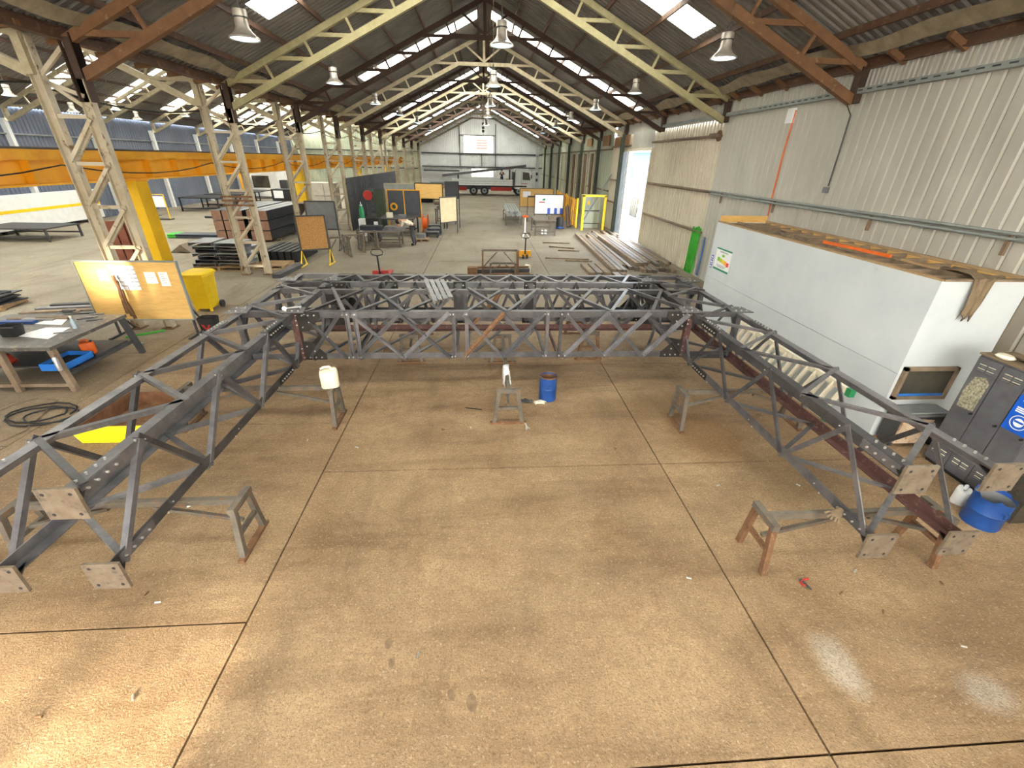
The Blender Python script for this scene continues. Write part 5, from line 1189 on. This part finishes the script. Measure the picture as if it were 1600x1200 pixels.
MB().boxz(3.15, 3.75, 35.95, 35.97, 1.35, 1.75).build('paper_sheet', 'paper', D.objects['cork_board'])
stand_board('gate_rack', 'dark frame rack standing between the tan board and the whiteboard', 3.2, 4.6, 32.6, 1.6, 1.66, 'dark', 'dark')
frame_table('grey_bench', 'light steel bench with jugs beneath it in front of the whiteboard', 3.0, 4.25, 26.0, 28.2, .85, 'trestle')
for i, (x, y) in enumerate(((3.55,26.2), (3.75,26.25))): canister('white jug hanging below the top of the light steel bench' , (x, y+.5, .0), .14, .12, .24, 'white', 'white', name='jug')['group'] = 'white jugs by the bench'
one(MB().boxz(3.85, 4.15, 26.3, 26.7, .85, 1.05), 'parts_box', 'plate_r', 'small rusty box on the light steel bench', 'box')
t = thing('pipe_stand', 'white tripod pipe stand with a roller head in the aisle', 'pipe stand', (2.35, 25.0, 0)); MB().tube((2.35,25,.3), (2.35,25,1.1), .04, 10).build('post', 'white', t); MB().boxz(2.2, 2.5, 24.95, 25.05, 1.1, 1.22).build('roller_head', 'orange', t)
for a in (0, 2.1, 4.2): MB().beam((2.35,25,.4), (2.35+.3*math.cos(a), 25+.3*math.sin(a), 0), .04, .04).build('leg', 'white', t)
for i in range(2): trestle('tube_rack', 'dark trestle carrying the bundle of silver tubes', (1.55, 30.5+3.2*i, 0), 0, 1.1, foot=False, h=.66)['group'] = 'tube racks'
random.seed(9)
for i in range(11):
    r, c = (0, i) if i < 6 else (1, i-6); x = 1.65+.16*c+.08*r
    one(MB().tube((x, 29.6+random.uniform(-.2,.2), .735+.14*r), (x+.05, 35.6, .735+.14*r), .075, 10), 'silver_tube', 'tray', 'silver steel tube in the bundle resting on dark trestles', 'steel tube', 'silver tubes', True)
for i in range(5):
    x = 5.56+.075*i; one(MB().beam((x, 29.6+.1*i, 0.03), (x+.04, 30.8+.1*i, 1.15+.07*(i % 3)), .07, .05), 'leaning_bar', ('dark','wood_g','rust')[i % 3], 'bar leaning in the jumbled heap beside the yellow gate', 'bar', 'leaning bars')
one(MB().tube((6.2,29.0,.05), (8.05,29.25,3.2), .045, 8), 'leaning_pole', 'grey', 'long grey pole leaning up towards the wall by the yellow gate', 'pole')
t = thing('vacuum_drum', 'dark wheeled drum with a blue base among the leaning bars', 'drum', (4.95, 29.0, 0)); MB().lathe((4.95,29,.1), [(0,0), (.24,0), (.25,.4), (.2,.6), (0,.66)], 18).build('body', 'black', t, smooth=True); MB().lathe((4.95,29,.0), [(.27,.05), (.27,.14), (.2,.14)], 18).build('base', 'blue', t)
t = thing('yellow_gate', 'yellow steel guard frame around a grey door by the wall', 'gate', (7.0, 28.6, 0))
for x in (6.28, 7.62): MB().boxz(x-.07, x+.07, 28.4, 28.54, 0, 2.05).build('post', 'yel2', t)
MB().boxz(6.21, 7.69, 28.4, 28.54, 1.95, 2.08).build('crossbar', 'yel2', t)
t = thing('switchboard', 'pale green switch cabinet with a yellow warning label behind the yellow gate', 'cabinet', (7.0, 29.6, 0)); MB().boxz(6.45, 7.6, 29.6, 30.1, 0, 2.0).build('cabinet', 'wall_g', t); MB().boxz(6.6, 7.1, 29.57, 29.6, 1.15, 1.9).build('door', 'tray', t); MB().boxz(6.78, 6.93, 29.56, 29.57, 1.4, 1.65).build('warning_label', 'yel2', t); MB().boxz(6.45, 7.6, 29.57, 29.6, 1.02, 1.08).build('dark_band', 'dark', t); MB().boxz(6.45, 7.6, 29.57, 29.6, .25, .3).build('dark_band', 'dark', t)
t = thing('yellow_fence', 'yellow slatted guard fence running back from the yellow gate', 'fence', (6.0, 33, 0))
for k in range(14): MB().boxz(5.98, 6.04, 29.5+.6*k, 29.62+.6*k, .1, 1.75).build('picket', 'yel', t)
for z in (.3, 1.6): MB().boxz(6.04, 6.09, 29.4, 37.6, z, z+.07).build('rail', 'yel', t)
for y in (29.4, 33.5, 37.6): MB().boxz(6.04, 6.14, y-.05, y+.05, 0, 1.8).build('post', 'yel2', t)

# ================================================================ TRUCK
t = thing('flatbed_truck', 'white flatbed truck with drop sides parked across the end of the hall', 'truck', (1.3, 58.2, 0)); ty0, ty1 = 57.0, 59.4
MB().boxz(-3.5, 3.85, ty0+.3, ty1-.3, .62, .95).build('chassis', 'dark', t); MB().boxz(-3.5, 3.85, ty0, ty1, .95, 1.08).build('deck', 'black', t)
for k in range(3):
    a = -3.48+2.44*k
    for y in (ty0, ty1-.05): 
        sd_ = MB().boxz(a, a+2.4, y, y+.05, 1.08, 1.75).build('drop_side', 'white', t)
        if y == ty0:
            for z in (1.28, 1.5): MB().boxz(a, a+2.4, y-.012, y, z, z+.03).build('rib', 'tray', sd_)
MB().boxz(-3.52, -3.47, ty0, ty1, 1.08, 1.75).build('tail_board', 'white', t); MB().boxz(3.7, 3.85, ty0, ty1, 1.08, 2.6).build('headboard', 'dark', t)
cab_ = MB().prism([(4.0,ty0,.75), (6.1,ty0,.75), (6.15,ty0,1.6), (5.9,ty0,2.75), (5.6,ty0,2.95), (4.1,ty0,2.95), (4.0,ty0,2.8)], (0,2.4,0)).build('cab', 'white', t)
MB().prism([(4.9,ty0-.012,1.75), (5.85,ty0-.012,1.72), (5.65,ty0-.012,2.55), (4.9,ty0-.012,2.6)], (0,.01,0)).build('side_window', 'glass_d', cab_); MB().prism([(6.14,ty0+.15,1.7), (6.14,ty1-.15,1.7), (5.93,ty1-.15,2.7), (5.93,ty0+.15,2.7)], (.01,0,0)).build('windscreen', 'glass_d', cab_)
MB().boxz(4.75, 4.78, ty0-.01, ty0, .9, 2.7).build('door_seam', 'grey', cab_); MB().boxz(5.9, 6.0, ty0-.25, ty0-.05, 1.9, 2.3).build('mirror', 'black', cab_); MB().boxz(4.8, 5.5, ty0-.012, ty0-.002, 1.3, 1.37).build('door_lettering_line', 'red', cab_)
MB().boxz(5.7, 6.25, ty0, ty1, .45, .75).build('bumper', 'white', t); MB().boxz(3.95, 5.4, ty0-.02, ty0+.3, .95, 1.1).build('mudguard', 'black', t)
for x in (-.99, .32, 4.45):
    for y in (ty0+.02, ty1-.3):
        w_ = MB().tube((x,y,.5), (x,y+.28,.5), .5, 24).build('wheel', 'black', t); MB().tube((x,y-.01,.5), (x,y+.02,.5), .27, 18).build('rim', 'tray', w_); MB().tube((x,y-.02,.5), (x,y-.008,.5), .12, 12).build('hub', 'dark', w_)
for x0, x1 in ((-3.2,-1.8), (1.1,3.6)): MB().boxz(x0, x1, ty0+.05, ty0+.1, .5, .9).build('side_guard', 'red', t)
MB().boxz(-3.5, -3.3, ty0+.2, ty1-.2, .5, .62).build('rear_bar', 'red', t)
mb = MB(); mb.ibeam((-4.7, 57.6, 2.05), (5.4, 58.4, 3.25), .26, .26, .03, .02); one(mb, 'loaded_beam', 'steel', 'long grey steel beam lying slanted across the truck bed', 'steel beam')
one(MB().boxz(-2.9, -2.7, 57.4, 57.6, 1.08, 2.2), 'prop', 'dark', 'dark prop under the low end of the slanted beam on the truck', 'prop'); one(MB().boxz(3.3, 3.5, 57.9, 58.3, 1.08, 2.8), 'prop', 'dark', 'dark prop under the raised end of the slanted beam by the cab', 'prop')
one(MB().boxz(3.0, 3.6, 58.5, 59.0, 1.08, 1.8), 'crate', 'wood', 'pale timber crate on the truck bed behind the cab', 'crate')

# ================================================================ PEOPLE
def skin(name, vs, es, rad, m, parent=None, root=0):
    me = D.meshes.new(name); me.from_pydata([tuple(v) for v in vs], es, []); me.update(); o = D.objects.new(name, me); COL.objects.link(o)
    me.materials.append(M[m] if isinstance(m, str) else m)
    md = o.modifiers.new('skin', 'SKIN')
    if not me.skin_vertices: me.attributes.new('skin', 'FLOAT', 'POINT')
    sv = me.skin_vertices[0].data
    for i, r in enumerate(rad): sv[i].radius = (r, r) if not isinstance(r, tuple) else r; sv[i].use_root = (i == root)
    md.use_smooth_shade = True; o.modifiers.new('sub', 'SUBSURF').levels = 2; o.modifiers['sub'].render_levels = 2
    if parent: o.parent = parent
    return o
def person(label, loc, J, ang, shirt, trousers, cap=None):
    R = Matrix.Rotation(ang, 3, 'Z')
    n = ['pel','spi','che','nec','hea','lsh','lel','lwr','lha','rsh','rel','rwr','rha','lhi','lkn','lan','lto','rhi','rkn','ran','rto']
    P = [R @ V(J[k]) for k in n]; ix = {k: i for i, k in enumerate(n)}
    E_ = [(ix[a], ix[b]) for a, b in (('pel','spi'),('spi','che'),('che','nec'),('nec','hea'),('che','lsh'),('lsh','lel'),('lel','lwr'),('lwr','lha'),('che','rsh'),('rsh','rel'),('rel','rwr'),('rwr','rha'),('pel','lhi'),('lhi','lkn'),('lkn','lan'),('lan','lto'),('pel','rhi'),('rhi','rkn'),('rkn','ran'),('ran','rto'))]
    r = dict(pel=.125,spi=.12,che=.13,nec=.055,hea=.1,lsh=.06,lel=.045,lwr=.033,lha=.042,lhi=.085,lkn=.06,lan=.042,lto=.04)
    rr = [r.get(k, r.get('l'+k[1:])) for k in n]
    b = skin('person', P, E_, rr, 'shoe'); b.location = loc; tag(b, label, 'person')
    def sub(name, keys, edges, extra, m):
        id2 = {k: i for i, k in enumerate(keys)}; return skin(name, [P[ix[k]] for k in keys], [(id2[a], id2[c]) for a, c in edges], [rr[ix[k]]+extra for k in keys], m, b)
    sub('shirt', ['spi','che','lsh','lel','rsh','rel','pel'], [('pel','spi'),('spi','che'),('che','lsh'),('lsh','lel'),('che','rsh'),('rsh','rel')], .016, shirt)
    sub('trousers', ['pel','lhi','lkn','lan','rhi','rkn','ran'], [('pel','lhi'),('lhi','lkn'),('lkn','lan'),('pel','rhi'),('rhi','rkn'),('rkn','ran')], .018, trousers)
    for s in 'lr': sub('boot', [s+'an', s+'to'], [(s+'an', s+'to')], .022, 'black')
    h = P[ix['hea']]; up = (P[ix['hea']]-P[ix['nec']]).normalized(); mb = MB(); mb.lathe(h+up*.0, [(.118,.0), (.12,.05), (.1,.1), (.05,.13), (0,.135)], 16, axis=up); mb.build('hair', cap or 'black', b, smooth=True, local=True)
    return b
bend = dict(pel=(0,0,.92), spi=(-.17,0,1.06), che=(-.40,0,1.17), nec=(-.55,0,1.17), hea=(-.68,0,1.12), lsh=(-.42,-.18,1.13), lel=(-.5,-.22,.9), lwr=(-.66,-.16,.94), lha=(-.74,-.14,.93), rsh=(-.42,.18,1.13), rel=(-.5,.22,.92), rwr=(-.66,.16,.94), rha=(-.74,.14,.93),
            lhi=(0,-.1,.85), lkn=(-.04,-.13,.48), lan=(.03,-.13,.08), lto=(-.13,-.14,.045), rhi=(0,.1,.85), rkn=(.0,.14,.48), ran=(.1,.14,.08), rto=(-.06,.15,.045))
person('person in a cream shirt and dark trousers bending over the steel bench', (-3.42, 22.62, 0), bend, 0, mat('cream_shirt', (226,218,200), (210,202,184), rough=.8, scale=6), 'dark')
stnd = dict(pel=(0,0,.95), spi=(0,0,1.12), che=(0,0,1.32), nec=(0,-.01,1.5), hea=(0,-.03,1.64), lsh=(-.19,0,1.4), lel=(-.26,-.05,1.14), lwr=(-.16,-.22,1.05), lha=(-.12,-.28,1.05), rsh=(.19,0,1.4), rel=(.3,-.05,1.18), rwr=(.38,-.2,1.2), rha=(.4,-.27,1.22),
            lhi=(-.1,0,.88), lkn=(-.11,-.02,.5), lan=(-.12,.02,.08), lto=(-.13,-.14,.045), rhi=(.1,0,.88), rkn=(.12,-.02,.5), ran=(.13,.02,.08), rto=(.14,-.14,.045))
person('person in a navy work suit standing on the bed of the truck', (2.42, 57.55, 1.08), stnd, 0, mat('navy', (40,48,84), (34,40,70), rough=.8, scale=6), 'navy' if 'navy' in M else MATS['navy'])

# ================================================================ FAR END
t = thing('hanging_sign', 'white lettered panel fixed high on the far gable', 'sign', (.3, 65.8, 4.9)); MB().boxz(-.85, 1.0, 65.74, 65.82, 4.75, 6.4).build('panel', 'paper', t)
for k in range(4): MB().boxz(-.6, .75, 65.72, 65.74, 5.1+.3*k, 5.2+.3*k).build('text_line', mat('faded_red', (214,170,166), rough=.7), t)
t = thing('chain_hoist', 'dark chain hoist hanging from the ridge near the far gable', 'hoist', (.25, 60.5, 6.2)); MB().tube((.25,60.5,7.7), (.25,60.5,9.6), .03, 6).build('chain', 'dark', t)
for k, z in enumerate((7.5, 7.1, 6.75)): MB().boxz(.1, .4, 60.35, 60.65, z, z+.26).build('hoist_block', 'dark', t)
MB().tube((.25,60.5,6.3), (.25,60.5,7.7), .02, 6).build('load_chain', 'dark', t)
for i, (x, y, w_, h) in enumerate(((-6.6,50,1.6,1.3), (-4.6,54,2.4,1.5), (-5.5,46,1.4,1.7), (-3.6,44,1.8,1.6))):
    t = thing('equipment_cabinet', ('white machine cabinet near the far end of the column line', 'long grey crate stack before the far gable', 'dark control cabinet beyond the corrugated screen', 'brown panelled cabinet beyond the black screen')[i], 'cabinet', (x, y, 0))
    MB().boxz(x-w_/2, x+w_/2, y, y+1, .08, h).build('body', ('white','tray','black','wood_g')[i], t); MB().boxz(x-w_/2+.1, x+w_/2-.1, y-.02, y, .3, h-.2).build('front_panel', ('tray','grey','dark','truss_c')[i], t); MB().boxz(x-w_/2+.05, x+w_/2-.05, y+.05, y+.95, 0, .08).build('plinth', 'dark', t)
    if i == 2: MB().boxz(x-.2, x+.25, y-.03, y-.02, .6, 1.0).build('notice', 'paper', t)
t = thing('white_pillar', 'white painted pillar with warning plates at the corner of the far gable', 'pillar', (6.9, 60, 0)); MB().boxz(6.75, 7.1, 59.9, 60.2, 0, 5.3).build('shaft', 'white', t); MB().boxz(6.8, 7.05, 59.87, 59.9, 2.2, 2.5).build('plate', 'dark', t); MB().boxz(6.8, 7.05, 59.87, 59.9, 1.5, 1.8).build('plate', 'dark', t)

# ================================================================ SMALL ADDITIONS
t = thing('leather_apron', 'brown leather welding apron strips hanging in front of the notice board', 'apron', (-8.2, 10.05, .3))
for i, (a, b) in enumerate((((176,430),(200,490)), ((182,438),(207,494)), ((178,436),(193,470)), ((190,452),(212,498)))):
    p, q = PY(*a, 10.08-.02*i), PY(*b, 9.98-.02*i); MB().path([p, p.lerp(q, .4)+V((.03*(-1)**i, 0, 0)), p.lerp(q, .75), q], .035, 7).build('strip', mat('brown_leather', (116,84,56), (92,64,42), rough=.8, scale=9), t, smooth=True)
for z, r_, yy in ((3.62, .014, -.13), (5.05, .018, -.13)):
    pts = []
    for k in range(len(FRAMES)-1):
        a, b = FRAMES[k], FRAMES[k+1]
        for j in range(6): u = j/6; pts.append((-8.72, a+(b-a)*u+yy, z-.22*4*u*(1-u)))
    one(MB().path(pts, r_, 5), 'power_cable', 'black', 'black power cable slung %s from column to column' % ('low' if z < 4 else 'high'), 'cable', smooth=True)
